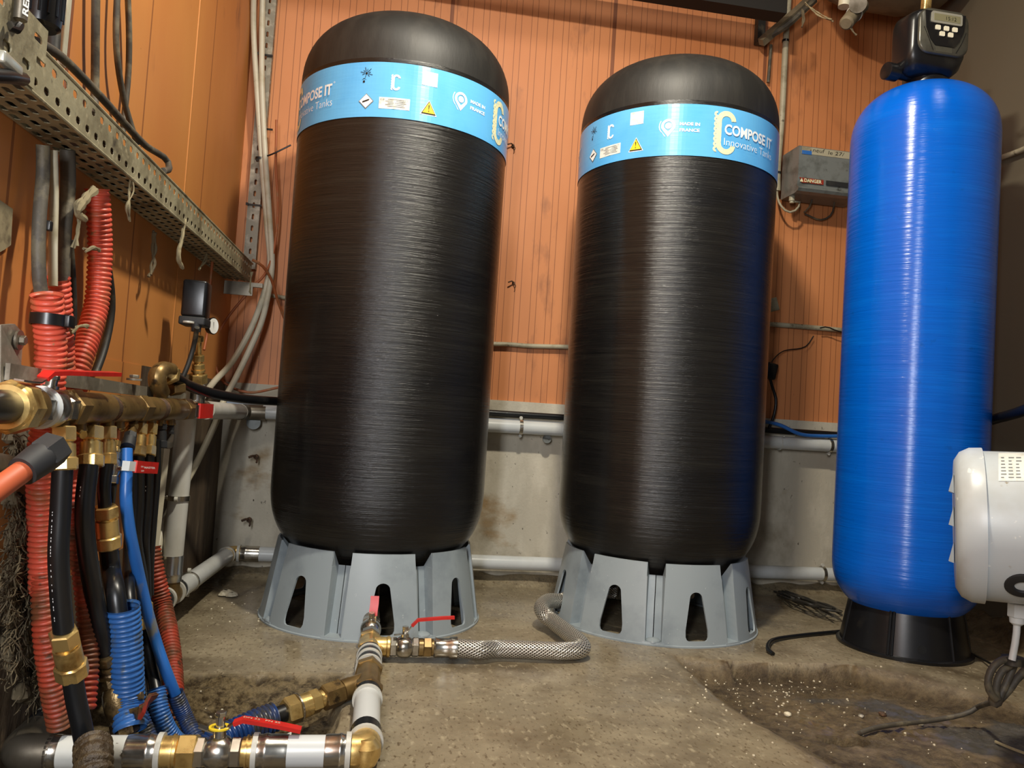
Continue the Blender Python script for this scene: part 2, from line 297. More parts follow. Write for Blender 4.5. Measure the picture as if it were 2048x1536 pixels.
def thing(name, label, cat, loc, group=None):
    o = bpy.data.objects.new(name, None); COL.objects.link(o); o.location = loc; o.empty_display_size = 0.05; OFF[o.name] = Vector(loc)
    return tag(o, label, cat, group)
def struct(o): o['kind'] = 'structure'; return o
def one(mb, name, m, label, cat, group=None, **k): return tag(mb.build(name, m, None, **k), label, cat, group)
# ================================================================== ROOM
LW, BW, RW = -0.533, 2.83, 1.97
def nz(x, y, z=0.0, s=1.0): return noise.noise(Vector((x*s, y*s, z*s)))
def sst(a, b, x): t = max(0.0, min(1.0, (x-a)/(b-a))); return t*t*(3-2*t)
DEP = [(0.78, 1.985), (0.95, 1.925), (1.25, 1.915), (1.36, 1.86), (1.50, 1.66), (1.75, 1.45), (1.75, 0.8), (0.90, 0.8), (0.815, 1.35), (0.765, 1.62), (0.765, 1.78)]
def inside(x, y, poly):
    c = False; n = len(poly)
    for i in range(n):
        x1, y1 = poly[i]; x2, y2 = poly[(i+1) % n]
        if (y1 > y) != (y2 > y) and x < (x2-x1)*(y-y1)/(y2-y1)+x1: c = not c
    return c
def edged(x, y, poly):
    d = 9.0; n = len(poly)
    for i in range(n):
        x1, y1 = poly[i]; x2, y2 = poly[(i+1) % n]; vx, vy = x2-x1, y2-y1
        t = max(0, min(1, ((x-x1)*vx+(y-y1)*vy)/(vx*vx+vy*vy))); d = min(d, math.hypot(x-x1-t*vx, y-y1-t*vy))
    return d
def ground(x, y):
    """height, roughness mask, mesh-mat mask"""
    z = 0.0014*nz(x, y, 3, 5); rg = 0.0; mm = 0.0
    ex = -0.035+0.02*nz(x, y, 1, 9); ey = 1.80+0.012*nz(x, y, 2, 14)
    if x < ex+0.02 and y < ey+0.01:
        d = min(ex-x, ey-y)
        if d > -0.01:
            k = sst(-0.002, 0.02, d); rg = k
            dep = 0.012+0.05*sst(0.0, 0.30, ey-y)+0.06*sst(1.62, 1.45, y)*sst(-0.30, -0.06, x)+0.09*sst(-0.36, -0.50, x)*sst(1.85, 1.6, y)
            z += k*(-dep+0.012*nz(x, y, 5, 11)+0.011*nz(x, y, 7, 34)+0.006*nz(x, y, 8, 80))
    if x > 0.70 and y < 2.03:
        jx = x+0.012*nz(x, y, 11, 14); jy = y+(0.008*nz(x, y, 12, 18) if x < 0.95 or x > 1.26 else 0.0)
        if inside(jx, jy, DEP):
            d = edged(jx, jy, DEP); back = 1.0 if (y > 1.86 and 0.92 < x < 1.25) else 0.0
            k = sst(0, 0.006 if back else 0.07, d); dp = 0.034*sst(1.3, 1.9, y)+0.012
            z += -dp*k+0.006*nz(x, y, 13, 45)*k+0.004*nz(x, y, 14, 90)*k
            rg = max(rg, k*0.85*sst(0.20, 0.04, d)+0.45*k*sst(-0.2, 0.3, nz(x, y, 15, 7)))
            w = nz(x, y, 21, 5.0)
            if x > 1.0 and y < 1.78: mm = 0.75*sst(0.0, 0.18, w+0.06)*(1 if d > 0.08 else 0)
            h = math.hypot((x-0.965)/0.05, (y-1.475)/0.022)
            if h < 1: z -= 0.07*(1-h**4)
            rg = max(rg, sst(2.2, 1.0, h)*0.8)
    if y > 2.74: z += 0.035*sst(2.74, 2.82, y)*(0.8+0.5*nz(x, y, 31, 12)); rg = max(rg, 0.35*sst(2.72, 2.78, y))
    if x > 1.86: z += 0.06*sst(1.86, 1.96, x)+0.02*nz(x, y, 33, 20)*sst(1.86, 1.96, x); rg = max(rg, sst(1.84, 1.9, x))
    return z, rg, mm
def dirt(x, y):
    if not (x > 0.70 and y < 2.03): return sst(1.84, 1.9, x)
    return 0.85*sst(-0.03, 0.05, edged(x, y, DEP)*(1 if inside(x, y, DEP) else -1)+0.02*nz(x, y, 41, 16)) if not (y > 1.88 and 0.90 < x < 1.27) else (1.0 if inside(x, y, DEP) else 0.0)
st = 0.0075; NU = int((1.99+0.55)/st); NV = int((2.85-0.85)/st)
V = []; A1 = []; A2 = []
for j in range(NV+1):
    for i in range(NU+1):
        x = -0.55+i*st; y = 0.85+j*st; z, a, b = ground(x, y); V.append((x, y, z)); A1.append(a); A2.append(b)
Fc = [(j*(NU+1)+i, j*(NU+1)+i+1, (j+1)*(NU+1)+i+1, (j+1)*(NU+1)+i) for j in range(NV) for i in range(NU)]
k = len(V); V += [(-0.6, -1.6, -0.002), (2.0, -1.6, -0.002), (2.0, 0.852, -0.002), (-0.6, 0.852, -0.002)]; A1 += [0]*4; A2 += [0]*4; Fc.append((k, k+1, k+2, k+3))
me = bpy.data.meshes.new('floor'); me.from_pydata(V, [], Fc); me.materials.append(MT['floor'])
A3 = [dirt(q[0], q[1]) for q in V[:-4]]+[0]*4
for nm, A in (('rough_ground', A1), ('mesh_mat', A2), ('dark_dirt', A3)):
    at = me.attributes.new(nm, 'FLOAT', 'POINT'); at.data.foreach_set('value', A)
me.polygons.foreach_set('use_smooth', [True]*len(Fc))
fl = bpy.data.objects.new('floor', me); COL.objects.link(fl); struct(fl)
m = MB(); m.box(((LW+RW)/2, BW+0.05, 1.85), (RW-LW+0.3, 0.10, 2.40)); struct(m.build('wall_back', 'wall_back', flat=True))
# concrete upstand under the back panel, with its two courses
m = MB(); m.box(((LW+RW)/2, BW+0.044, 0.26), (RW-LW+0.3, 0.10, 0.62)); m.box(((LW+RW)/2, BW+0.040, 0.617), (RW-LW+0.3, 0.11, 0.066)); struct(m.build('trim_1', 'concrete', flat=True))
m = MB(); m.box((LW-0.05, 0.66, 1.85), (0.10, 4.5, 2.4)); m.box((LW-0.048, 0.28, 0.45), (0.10, 3.2, 0.4)); struct(m.build('wall_left', 'wall_left', flat=True))
m = MB(); m.box((LW-0.044, 2.36, 0.26), (0.10, 0.98, 0.78)); m.box((LW-0.046, 0.30, 0.07), (0.10, 3.14, 0.36)); struct(m.build('trim_2', 'brown_concrete', flat=True))
m = MB(); m.box((RW+0.05, 0.66, 1.45), (0.10, 4.5, 3.2)); struct(m.build('wall_right', 'wall_right', flat=True))
m = MB(); m.box((0.72, 0.66, 3.10), (2.8, 4.5, 0.08)); struct(m.build('ceiling', 'ceiling', flat=True))
# beam added to shade the top of the back wall
m = MB(); m.box((0.42, 2.64, 2.15), (1.85, 0.07, 0.08)); struct(m.build('shade_beam', 'beam', flat=True))
# vertical press-formed ribs on the left panel
m = MB()
for v0 in (1.345, 2.11): m.box((LW+0.0002, v0, 1.86), (0.004, 0.008, 2.38), bev=0.0015)
struct(m.build('trim_3', 'wall_left'))

# ================================================================== TANKS
def text_mesh(s, bold=0.0):
    cu = bpy.data.curves.new('t', 'FONT'); cu.body = s; cu.size = 1.0; cu.offset = bold; cu.resolution_u = 3
    ob = bpy.data.objects.new('t', cu); COL.objects.link(ob); dg = bpy.context.evaluated_depsgraph_get(); dg.update()
    me = bpy.data.meshes.new_from_object(ob.evaluated_get(dg)); vs = [(q.co.x, q.co.y) for q in me.vertices]; fs = [tuple(p.vertices) for p in me.polygons]
    bpy.data.objects.remove(ob); bpy.data.curves.remove(cu); bpy.data.meshes.remove(me)
    x0 = min(v[0] for v in vs); x1 = max(v[0] for v in vs); return [((x-x0)/(x1-x0), y) for x, y in vs], fs
def put_text(mb, s, mapf, x0, x1, y0, cap, bold=0.0, mi=0, slant=0.0):
    """letters between x0..x1, baseline y0, capital height cap, on a surface given by mapf(x, y)"""
    vs, fs = text_mesh(s, bold); mb.add([mapf(x0+(x1-x0)*x+slant*y, y0+y*cap/0.7) for x, y in vs], fs, mi)
def poly2(mb, pts, mapf, mi=0, sub=1):
    P = [mapf(x, y) for x, y in pts]; mb.add(P, [tuple(range(len(P)))], mi)
def ringseg(cx, cy, r0, r1, a0, a1, n=24, sx=1.0, sy=1.0):
    o = []
    A = [a0+(a1-a0)*i/n for i in range(n+1)]
    return [[(cx+sx*r0*math.cos(a), cy+sy*r0*math.sin(a)), (cx+sx*r1*math.cos(a), cy+sy*r1*math.sin(a)), (cx+sx*r1*math.cos(b), cy+sy*r1*math.sin(b)), (cx+sx*r0*math.cos(b), cy+sy*r0*math.sin(b))] for a, b in zip(A, A[1:])]
def dome(zd, b, r, n, up, k=22, rmin=0.0):
    out = []
    for i in range(k+1):
        a = PI/2*i/k; c, s_ = math.cos(a), math.sin(a); q = (abs(c)**n+abs(s_)**n)**(1/n)
        rr = r*c/q
        if rr < rmin: rr = rmin
        out.append((zd+up*b*s_/q, rr))
    return out
TK = [(0.0132, 2.3476, 0.305), (0.8644, 2.3497, 0.305), (1.5318, 2.0895, 0.2003)]
LEAN = (0.006, 0.002, 0.004)
def cyl(i, dr=0.0):
    x, y, r = TK[i]
    return lambda deg, z: (x+(r+dr)*math.sin(math.radians(deg)), y-(r+dr)*math.cos(math.radians(deg)), z)
def label_art(i, base, tank):
    """print on the label: x is degrees round the tank, y is height"""
    D = math.degrees(1/0.305)                # degrees per metre
    band = MB(); n = 180; f = cyl(i, 0.0016)
    for s_ in range(n):
        a, b = 360*s_/n, 360*(s_+1)/n
        band.add([f(a, 1.342), f(b, 1.342), f(b, 1.4875), f(a, 1.4875)], [(0, 1, 2, 3)])
    bd = band.build('label_band', 'band', tank, sharp=60)
    g = cyl(i, 0.0026); g2 = cyl(i, 0.0034)
    for rep in (0, -132.5):
        o = base+rep; W = MB(); CR = MB(); K = MB(); G = MB(); Y = MB(); ST = MB(); TX = []; PN = MB(); SC_ = MB(); RG = MB()
        # sun over a box
        for k in range(12):
            a = PI*2*k/12+0.26
            if 3.9 < a < 5.5 and k % 2: continue
            l = 0.017 if k % 2 else 0.012
            c, s_ = math.cos(a), math.sin(a); w = 0.0007
            poly2(K, [((-21+o)+D*(0.005*c-w*s_), 1.457+0.005*s_+w*c), ((-21+o)+D*(0.005*c+w*s_), 1.457+0.005*s_-w*c), ((-21+o)+D*(l*c+w*s_), 1.457+l*s_-w*c), ((-21+o)+D*(l*c-w*s_), 1.457+l*s_+w*c)], g, 0)
        poly2(K, [(-21+o+D*0.0033*math.cos(2*PI*k/12), 1.457+0.0033*math.sin(2*PI*k/12)) for k in range(12)], g)
        poly2(K, [(-22.6+o, 1.4325), (-21.6+o, 1.4325), (-21.6+o, 1.438), (-22.6+o, 1.438)], g)
        poly2(K, [(-23.4+o, 1.440), (-22.1+o, 1.4445), (-20.7+o, 1.440), (-22.1+o, 1.4425)], g)
        # hazard diamond with gas cylinder
        cx, cy = -20.3+o, 1.383
        poly2(G, [(cx-D*0.0205, cy), (cx, cy-0.0205), (cx+D*0.0205, cy), (cx, cy+0.0205)], g)
        poly2(W, [(cx-D*0.018, cy), (cx, cy-0.018), (cx+D*0.018, cy), (cx, cy+0.018)], g2)
        gg = cyl(i, 0.0042); poly2(K, [(cx-D*0.009, cy-0.004), (cx+D*0.007, cy+0.0015), (cx+D*0.0105, cy+0.0048), (cx+D*0.0055, cy+0.0045), (cx-D*0.0095, cy-0.0005)], gg)
        # small C with knitted back
        def bigc(M_, cx, cy, hw, hh, th, fn):
            r = hw; top = cy+hh-r; bot = cy-hh+r
            for q in ringseg(cx, top, r-th, r, 0.12, PI, 14, D): poly2(M_, q, fn)
            for q in ringseg(cx, bot, r-th, r, PI, 2*PI-0.12, 14, D): poly2(M_, q, fn)
            poly2(M_, [(cx-D*r, bot), (cx-D*(r-th), bot), (cx-D*(r-th), top), (cx-D*r, top)], fn)
            nn = 8 if hh > 0.03 else 6
            for q in range(nn):
                zz = cy-hh*0.8+1.6*hh*q/(nn-1); rr = 1.6*hh/(nn-1)*0.6
                for s3 in ringseg(cx-D*(r-0.0005), zz, rr*0.28, rr, 0.5*PI-0.3, 1.5*PI+0.3, 6, D): poly2(M_, s3, fn)
        bigc(SC_, -6+o, 1.435, 0.0105, 0.021, 0.0055, g)
        bigc(CR, 57.7+o, 1.4155, 0.0300, 0.0615, 0.0150, g)
        # certificate label
        poly2(ST, [(-13.8+o, 1.3645), (-6.4+o, 1.3645), (1.1+o, 1.3645), (1.1+o, 1.3945), (-6.4+o, 1.3945), (-13.8+o, 1.3945)], g)
        put_text(G, 'CE', g2, -13.2+o, -11.0+o, 1.3865, 0.0045, 0.01)
        for q in range(5):
            a0 = -9.5-0.6*(q % 2)*2; a1 = -1.5+0.5*(q % 3); zz = 1.3885-0.0045*q
            poly2(G, [(a0+o, zz), (a1+o, zz), (a1+o, zz+0.0013), (a0+o, zz+0.0013)], g2)
        for q in ringseg(-0.6+o, 1.389, 0.0028, 0.0034, 0, 2*PI, 16, D): poly2(G, q, g2)
        # blank white sticker
        poly2(ST, [(6.3+o, 1.4385), (13.9+o, 1.4385), (13.9+o, 1.4755), (6.3+o, 1.4755)], g)
        # warning triangle
        cx, cy = 10.4+o, 1.378
        def tri(M_, s_, fn): poly2(M_, [(cx-D*s_, cy-s_*0.76), (cx+D*s_, cy-s_*0.76), (cx, cy+s_*1.02)], fn)
        tri(W, 0.0225, g); tri(K, 0.0195, g2); tri(Y, 0.0162, gg)
        g5 = cyl(i, 0.0050); poly2(K, [(cx-D*0.0006, cy-0.003), (cx+D*0.0006, cy-0.003), (cx+D*0.0015, cy+0.009), (cx-D*0.0015, cy+0.009)], g5)
        poly2(K, [(cx-D*0.0011, cy-0.0085), (cx+D*0.0011, cy-0.0085), (cx+D*0.0011, cy-0.0058), (cx-D*0.0011, cy-0.0058)], g5)
        # map pin
        cx, cy = 27.2+o, 1.4255
        for q in ringseg(cx, cy, 0.0125, 0.0195, -0.35, PI+0.35, 22, D): poly2(PN, q, g)
        poly2(PN, [(cx+D*0.0125*math.cos(-0.35), cy+0.0125*math.sin(-0.35)), (cx+D*0.0195*math.cos(-0.35), cy+0.0195*math.sin(-0.35)), (cx, cy-0.031), (cx, cy-0.0165)], g)
        poly2(PN, [(cx-D*0.0125*math.cos(-0.35), cy+0.0125*math.sin(-0.35)), (cx, cy-0.0165), (cx, cy-0.031), (cx-D*0.0195*math.cos(-0.35), cy+0.0195*math.sin(-0.35))], g)
        for q in ringseg(cx, cy, 0.0, 0.0085, 0, 2*PI, 16, D): poly2(PN, q, g)
        for rr in (0.0235, ):
            for q in ringseg(cx, cy, rr, rr+0.0022, PI*0.8, PI*1.25, 10, D): poly2(PN, q, g)
        poly2(PN, [(cx-D*0.018, cy-0.016), (cx-D*0.0155, cy-0.018), (cx-D*0.0065, cy-0.030), (cx-D*0.009, cy-0.030)], g)
        WT = MB(); TX.append(WT); put_text(WT, 'MADE IN', g, 33.0+o, 43.3+o, 1.4265, 0.0085, 0.03)
        WT = MB(); TX.append(WT); put_text(WT, 'FRANCE', g, 33.0+o, 43.3+o, 1.4090, 0.0085, 0.03)
        WT = MB(); TX.append(WT); put_text(WT, 'COMPOSE IT', g2, 56.6+o, 92.3+o, 1.4115, 0.0280, 0.028)
        WT = MB(); TX.append(WT); put_text(WT, 'Innovative Tanks', g2, 56.6+o, 93.0+o, 1.3800, 0.0210, -0.012)
        for q in ringseg(93.4+o, 1.442, 0.0018, 0.0026, 0, 2*PI, 12, D): poly2(RG, q, g)
        W.build('sign_backing', 'white_ink', bd, flat=True); SC_.build('small_emblem', 'white_ink', bd, flat=True); RG.build('registered_mark', 'white_ink', bd, flat=True); PN.build('location_pin', 'white_ink', bd, flat=True); [q.build('lettering', 'white_ink', bd, flat=True) for q in TX]; CR.build('emblem', 'cream_ink', bd, flat=True); K.build('pictogram', 'black_ink', bd, flat=True)
        G.build('fine_print', 'grey_ink', bd, flat=True); Y.build('warning_triangle', 'yellow_ink', bd, flat=True); ST.build('sticker', 'label_white', bd, flat=True)
def big_tank(i, base, label):
    x, y, r = TK[i]; t = thing('pressure_tank', label, 'tank', (x, y, 0.0), 'black pressure tanks with a light blue label band')
    m = MB(); prof = [(z, rr) for z, rr in dome(0.37, 0.245, r, 2.45, -1)][::-1]
    zs = np.linspace(0.37, 1.50, 40)
    m.lathe((x, y, 0), (0, 0, 1), prof+[(z, r) for z in zs[1:-1]]+[(1.50, r)], 96, ref=(0, -1, 0)); m.build('shell', 'black_tank', t, sharp=60)
    d = MB(); d.lathe((x, y, 0), (0, 0, 1), dome(1.50, 0.215, r, 2.5, 1), 96, ref=(0, -1, 0)); d.build('dome', 'black_dome', t, sharp=60)
    c = MB(); c.lathe((x, y, 0), (0, 0, 1), [(1.705, 0.05), (1.735, 0.05), (1.735, 0.042), (1.75, 0.042)], 24); c.build('top_plug', 'black_plastic', t)
    b = MB(); b.lathe((x, y, 0), (0, 0, 1), [(0.085, 0.0), (0.085, 0.034), (0.14, 0.034), (0.14, 0.045), (0.155, 0.045), (0.155, 0.0)], 28, closed=False); b.build('bottom_neck', 'dull_steel', t)
    label_art(i, base, t)
    t.rotation_euler = (0, LEAN[i]*0.0, 0)
    return t
tl = big_tank(0, 0.0, 'left black fibre-wound pressure tank, hazard stickers facing front on its blue band')
tr = big_tank(1, -52.5, 'middle black fibre-wound pressure tank, COMPOSE IT lettering facing front right beside white pipe')

def cdt_sheet(outline, holes, mapf, sp, mb):
    """flat outline with holes, triangulated with inner points every sp, then bent by mapf"""
    V = []; E = []
    for L_ in [outline]+holes:
        k = len(V); n = len(L_); V += [Vector(q) for q in L_]; E += [(k+i, k+(i+1) % n) for i in range(n)]
    x0, x1 = min(q[0] for q in outline), max(q[0] for q in outline); y0, y1 = min(q[1] for q in outline), max(q[1] for q in outline)
    nx = max(1, int((x1-x0)/sp[0])); ny = max(1, int((y1-y0)/sp[1]))
    for i in range(1, nx):
        for j in range(1, ny):
            q = (x0+(x1-x0)*i/nx, y0+(y1-y0)*j/ny)
            if inside(q[0], q[1], outline) and edged(q[0], q[1], outline) > 0.02*(x1-x0) and not any(inside(q[0], q[1], h) for h in holes): V.append(Vector(q))
    vo, eo, fo, *_ = geometry.delaunay_2d_cdt(V, E, [], 0, 1e-7)
    fs = []
    for f in fo:
        c = sum((vo[a] for a in f), Vector((0, 0)))/len(f)
        if inside(c.x, c.y, outline) and not any(inside(c.x, c.y, h) for h in holes): fs.append(tuple(f))
    mb.add([mapf(q.x, q.y) for q in vo], fs)
def weld(o, d=0.0003):
    bm = bmesh.new(); bm.from_mesh(o.data); bmesh.ops.remove_doubles(bm, verts=bm.verts, dist=d); bmesh.ops.recalc_face_normals(bm, faces=bm.faces); bm.to_mesh(o.data); bm.free()
def thicken(o, t):
    # give the sheet an inner skin and rims, with hard edges
    weld(o); bm = bmesh.new(); bm.from_mesh(o.data); bm.normal_update(); vs = bm.verts[:]; fs = bm.faces[:]; be = [e for e in bm.edges if len(e.link_faces) == 1]
    out = sum((f.normal.dot(Vector((f.calc_center_median().x, f.calc_center_median().y, 0))) for f in fs)) > 0
    mp = {v: bm.verts.new(v.co-Vector((v.co.x, v.co.y, 0)).normalized()*t) for v in vs}
    for f in fs: bm.faces.new([mp[v] for v in reversed(f.verts)])
    for e in be: a, b = e.verts; bm.faces.new((a, b, mp[b], mp[a]))
    bmesh.ops.recalc_face_normals(bm, faces=bm.faces); bm.to_mesh(o.data); bm.free(); o.data.polygons.foreach_set('use_smooth', [True]*len(o.data.polygons)); o.data.set_sharp_from_angle(angle=math.radians(32))
def stand(i, phase, label):
    x, y, r = TK[i]; t = thing('tank_stand', label, 'stand', (x, y, 0.0), 'grey plastic stands under the black tanks')
    H = 0.215
    def ro(z): return 0.3115-(0.3115-0.274)*z/H
    def mp(dr, a0):
        def f(a, z): w = math.radians(a+a0); q = ro(z)+dr; return (x+q*math.sin(w), y-q*math.cos(w), z)
        return f
    hw = 17.0
    slot = []
    for k in range(9): a = PI*k/8; slot.append((3.7*math.cos(a), 0.128+0.016*math.sin(a)))
    slot += [(-6.3, 0.045), (-6.3, 0.028), (-5.6, 0.020), (-4.4, 0.017), (4.4, 0.017), (5.6, 0.020), (6.3, 0.028), (6.3, 0.045)]
    slot = slot[::-1]
    for k in range(8):
        a0 = phase+45*k; m = MB()
        cdt_sheet([(-hw-1.2, 0.0), (-9, 0), (0, 0), (9, 0), (hw+1.2, 0.0), (hw+0.6, 0.1), (hw, H), (9, H), (0, H), (-9, H), (-hw, H), (-hw-0.6, 0.1)], [slot], mp(0, a0), (3.2, 0.03), m)
        o = m.build('panel', 'grey_plastic', t); thicken(o, 0.005)
        # web between this panel and the next: two returns, two recessed flaps with a slit
        w = MB(); rec = 0.036
        def q4(A, B, C_, D_): w.add([A, B, C_, D_], [(0, 1, 2, 3)])
        aR = hw; aL = 45-hw; HT = H-0.038; n = 8
        for (ae, s_) in ((aR, 1), (aL, -1)):
            for j in range(n):
                z0, z1 = HT*j/n, HT*(j+1)/n
                e0 = ae+s_*1.2*(1-z0/H); e1 = ae+s_*1.2*(1-z1/H)
                q4(mp(0, a0)(e0, z0), mp(-rec, a0)(ae+s_*0.9, z0), mp(-rec, a0)(ae+s_*0.9, z1), mp(0, a0)(e1, z1))
            w.add([mp(0, a0)(ae, HT), mp(-rec, a0)(ae+s_*0.9, HT), mp(-0.004, a0)(ae, H)], [(0, 1, 2)])
        mid = 22.5
        for (aa, bb) in ((aR+0.9, mid-0.25), (mid+0.25, aL-0.9)):
            for j in range(n):
                z0, z1 = HT*j/n, HT*(j+1)/n
                q4(mp(-rec, a0)(aa, z0), mp(-rec, a0)(bb, z0), mp(-rec, a0)(bb, z1), mp(-rec, a0)(aa, z1))
        # foot plate in the recess
        for j in range(4):
            a_, b_ = aR+(aL-aR)*j/4, aR+(aL-aR)*(j+1)/4
            q4(mp(0, a0)(a_, 0.008), mp(0, a0)(b_, 0.008), mp(-rec, a0)(b_, 0.008), mp(-rec, a0)(a_, 0.008)); q4(mp(0, a0)(a_, 0.0), mp(0, a0)(b_, 0.0), mp(0, a0)(b_, 0.008), mp(0, a0)(a_, 0.008))
        ob = w.build('web', 'grey_plastic', t, flat=True); weld(ob); so = ob.modifiers.new('thickness', 'SOLIDIFY'); so.thickness = 0.003; so.offset = 0
        if k % 2 == (0 if i == 0 else 1):
            b = MB(); c = Vector(mp(-0.018, a0)(mid, 0.008)); b.lathe(c, (0, 0, 1), [(0, 0.021), (0.004, 0.020), (0.008, 0.014), (0.010, 0.004), (0.010, 0.0)], 20, closed=False); b.build('foot_boss', 'grey_plastic', t)
    m = MB(); N_ = 96; q = ro(0)
    m.lathe((x, y, 0), (0, 0, 1), [(0.0, q+0.002), (0.004, q+0.002), (0.006, q-0.002), (0.006, q-0.02), (0.0, q-0.02)], 96, closed=False); m.build('foot_ring', 'grey_plastic', t)
    return t
stand(0, 5.0, 'light grey plastic stand of slotted panels under the left black tank, valve reaching in')
stand(1, 3.8, 'light grey plastic stand of slotted panels under the middle tank, braided hose entering')

# ---- blue tank
x, y, r = TK[2]
t = thing('filter_tank', 'tall slim blue fibre-wound filter tank standing at the right', 'tank', (x, y, 0.0))
m = MB(); prof = dome(0.245, 0.165, r, 2.4, -1)[::-1]
m.lathe((x, y, 0), (0, 0, 1), prof+[(z, r) for z in np.linspace(0.245, 1.475, 40)[1:]]+dome(1.475, 0.170, r, 2.4, 1)[1:], 80, ref=(0, -1, 0)); m.build('shell', 'blue_tank', t, sharp=60)
m = MB(); m.lathe((x, y, 0), (0, 0, 1), [(1.640, 0.0), (1.640, 0.062), (1.66, 0.062), (1.665, 0.055), (1.70, 0.055), (1.70, 0.0)], 28, closed=False); m.build('neck_flange', 'black_plastic', t)
t = thing('tank_stand', 'low black conical plastic stand with ribs and round hole under blue tank', 'stand', (x, y, 0.0))
def rb(z): return 0.172-(0.172-0.148)*z/0.135
m = MB(); m.lathe((x, y, 0), (0, 0, 1), [(0.0, 0.179), (0.007, 0.180), (0.011, 0.173)]+[(z, rb(z)) for z in np.linspace(0.011, 0.135, 6)]+[(0.135, 0.142), (0.02, 0.160)], 72, closed=False, ref=(0, -1, 0)); m.build('skirt', 'black_plastic', t)
m = MB()
for a in (-101, -47, 9.6, 62, 115, 165, 212):
    for da in ((-1.6, 1.6) if a == -47 else (0,)):
        w = math.radians(a+da); c0 = Vector((x+(rb(0.01)+0.001)*math.sin(w), y-(rb(0.01)+0.001)*math.cos(w), 0.01)); c1 = Vector((x+(rb(0.13)+0.001)*math.sin(w), y-(rb(0.13)+0.001)*math.cos(w), 0.13))
        m.tube([c0, c1], 0.0042, 8, smooth=False)
m.build('rib', 'black_plastic', t)
m = MB(); w = math.radians(-20); c = Vector((x+rb(0.04)*math.sin(w), y-rb(0.04)*math.cos(w), 0.036)); m.lathe(c-Vector((0.001*math.sin(w), -0.001*math.cos(w), 0)), (math.sin(w), -math.cos(w), 0.18), [(0.0, 0.0117), (0.0022, 0.0117)], 24); m.build('cable_hole', 'black_ink', t)
# ================================================================== FITTING BUILDERS
def frame(d):
    d = Vector(d).normalized(); a = Vector((0, 0, 1)) if abs(d.z) < 0.9 else Vector((0, 1, 0)); a = (a-d*a.dot(d)).normalized(); return d, a, d.cross(a)
def seg(mb, p0, d, parts, mi=0, n=28):
    """parts: (kind, length, radius) stacked along d; kinds r(ound) h(ex) g(ap groove) t(aper to next) c(ollar with rounded rim)"""
    t = 0.0
    for (k, l, r) in parts:
        if k == 'h': mb.hexn(p0, d, t, t+l, r, mi, phase=0.2)
        elif k == 'c': mb.lathe(p0, d, [(t, r*0.86), (t+l*0.25, r), (t+l*0.75, r), (t+l, r*0.86)], n, mi)
        elif k == 'b': mb.lathe(p0, d, [(t, r*0.75), (t+l*0.2, r*0.93), (t+l*0.5, r), (t+l*0.8, r*0.93), (t+l, r*0.75)], n, mi)
        else: mb.lathe(p0, d, [(t, r), (t+l, r)], n, mi)
        t += l
    return t
def lever_plate(mb, P, w, th, up, mi=0):
    """flat bar following points P, width w, thickness th (side = dir x up)"""
    V = []; up0 = Vector(up)
    for i, q in enumerate(P):
        q = Vector(q); t = (Vector(P[min(i+1, len(P)-1)])-Vector(P[max(i-1, 0)])).normalized(); s_ = t.cross(up0).normalized(); u_ = s_.cross(t).normalized()
        ww = w[i] if isinstance(w, (list, tuple)) else w
        V += [q+s_*ww/2+u_*th/2, q-s_*ww/2+u_*th/2, q-s_*ww/2-u_*th/2, q+s_*ww/2-u_*th/2]
    F = [(3, 2, 1, 0), tuple(len(V)-4+k for k in range(4))]
    for i in range(len(P)-1):
        for k in range(4): F.append((i*4+k, i*4+(k+1) % 4, (i+1)*4+(k+1) % 4, (i+1)*4+k))
    mb.add(V, F, mi)
def ball_valve(name, label, p, d, L, r, up, lever, m='steel', lever_m='steel', grip='red', gf=0.45, stem=0.03, group=None, text=None, w=0.012, ends=None):
    """p start, d axis, up = stem direction, lever = points from stem top outwards"""
    d, _, _ = frame(d); up = Vector(up).normalized(); t = thing(name, label, 'valve', Vector(p)); b = MB()
    e = L*0.24; b.hexn(p, d, 0, e, r*0.98, phase=0.1); b.lathe(p, d, [(e, r*0.8), (L*0.32, r*0.97), (L*0.42, r*1.06), (L*0.58, r*1.06), (L*0.68, r*0.97), (L-e, r*0.8)], 28); b.hexn(p, d, L-e, L, r*0.98, phase=0.1); b.build('valve_body', m, t)
    c = Vector(p)+d*(L*0.5); s_ = MB(); s_.lathe(c+up*(r*0.8), up, [(0, r*0.42), (stem*0.55, r*0.38), (stem*0.56, r*0.28), (stem, r*0.28)], 16); s_.hexn(c+up*(r*0.8), up, stem, stem+0.007, r*0.34); s_.build('stem', m, t)
    lp = [Vector(q) for q in lever]; l = MB(); k = max(2, int(len(lp)*gf)); lever_plate(l, lp, w*0.9, 0.0022, up); lo = l.build('lever', lever_m, t, flat=True)
    g = MB(); q = lp[k-1:]; lever_plate(g, q, w*1.15, 0.0062, up); g.build('grip', grip, lo, sharp=20)
    return t
def pipe_run(name, label, pts, r, m='clean_pipe', cat='pipe', bends=True, group=None, n=24):
    mb = MB(); mb.tube(pts, r, n, step=0.02, smooth=bends); return one(mb, name, m, label, cat, group)
def straight(name, label, a, b, r, m='clean_pipe', cat='pipe', group=None):
    mb = MB(); a = Vector(a); b = Vector(b); mb.lathe(a, b-a, [(0, r), ((b-a).length, r)], 28); return one(mb, name, m, label, cat, group)
def press(mb, a, d, L, r, mi=0):
    mb.lathe(a, d, [(0, r*1.04), (L*0.1, r*1.07), (L*0.62, r*1.07), (L*0.68, r*1.12), (L*0.78, r*1.12), (L*0.84, r*1.06), (L, r*1.06)], 28, mi)
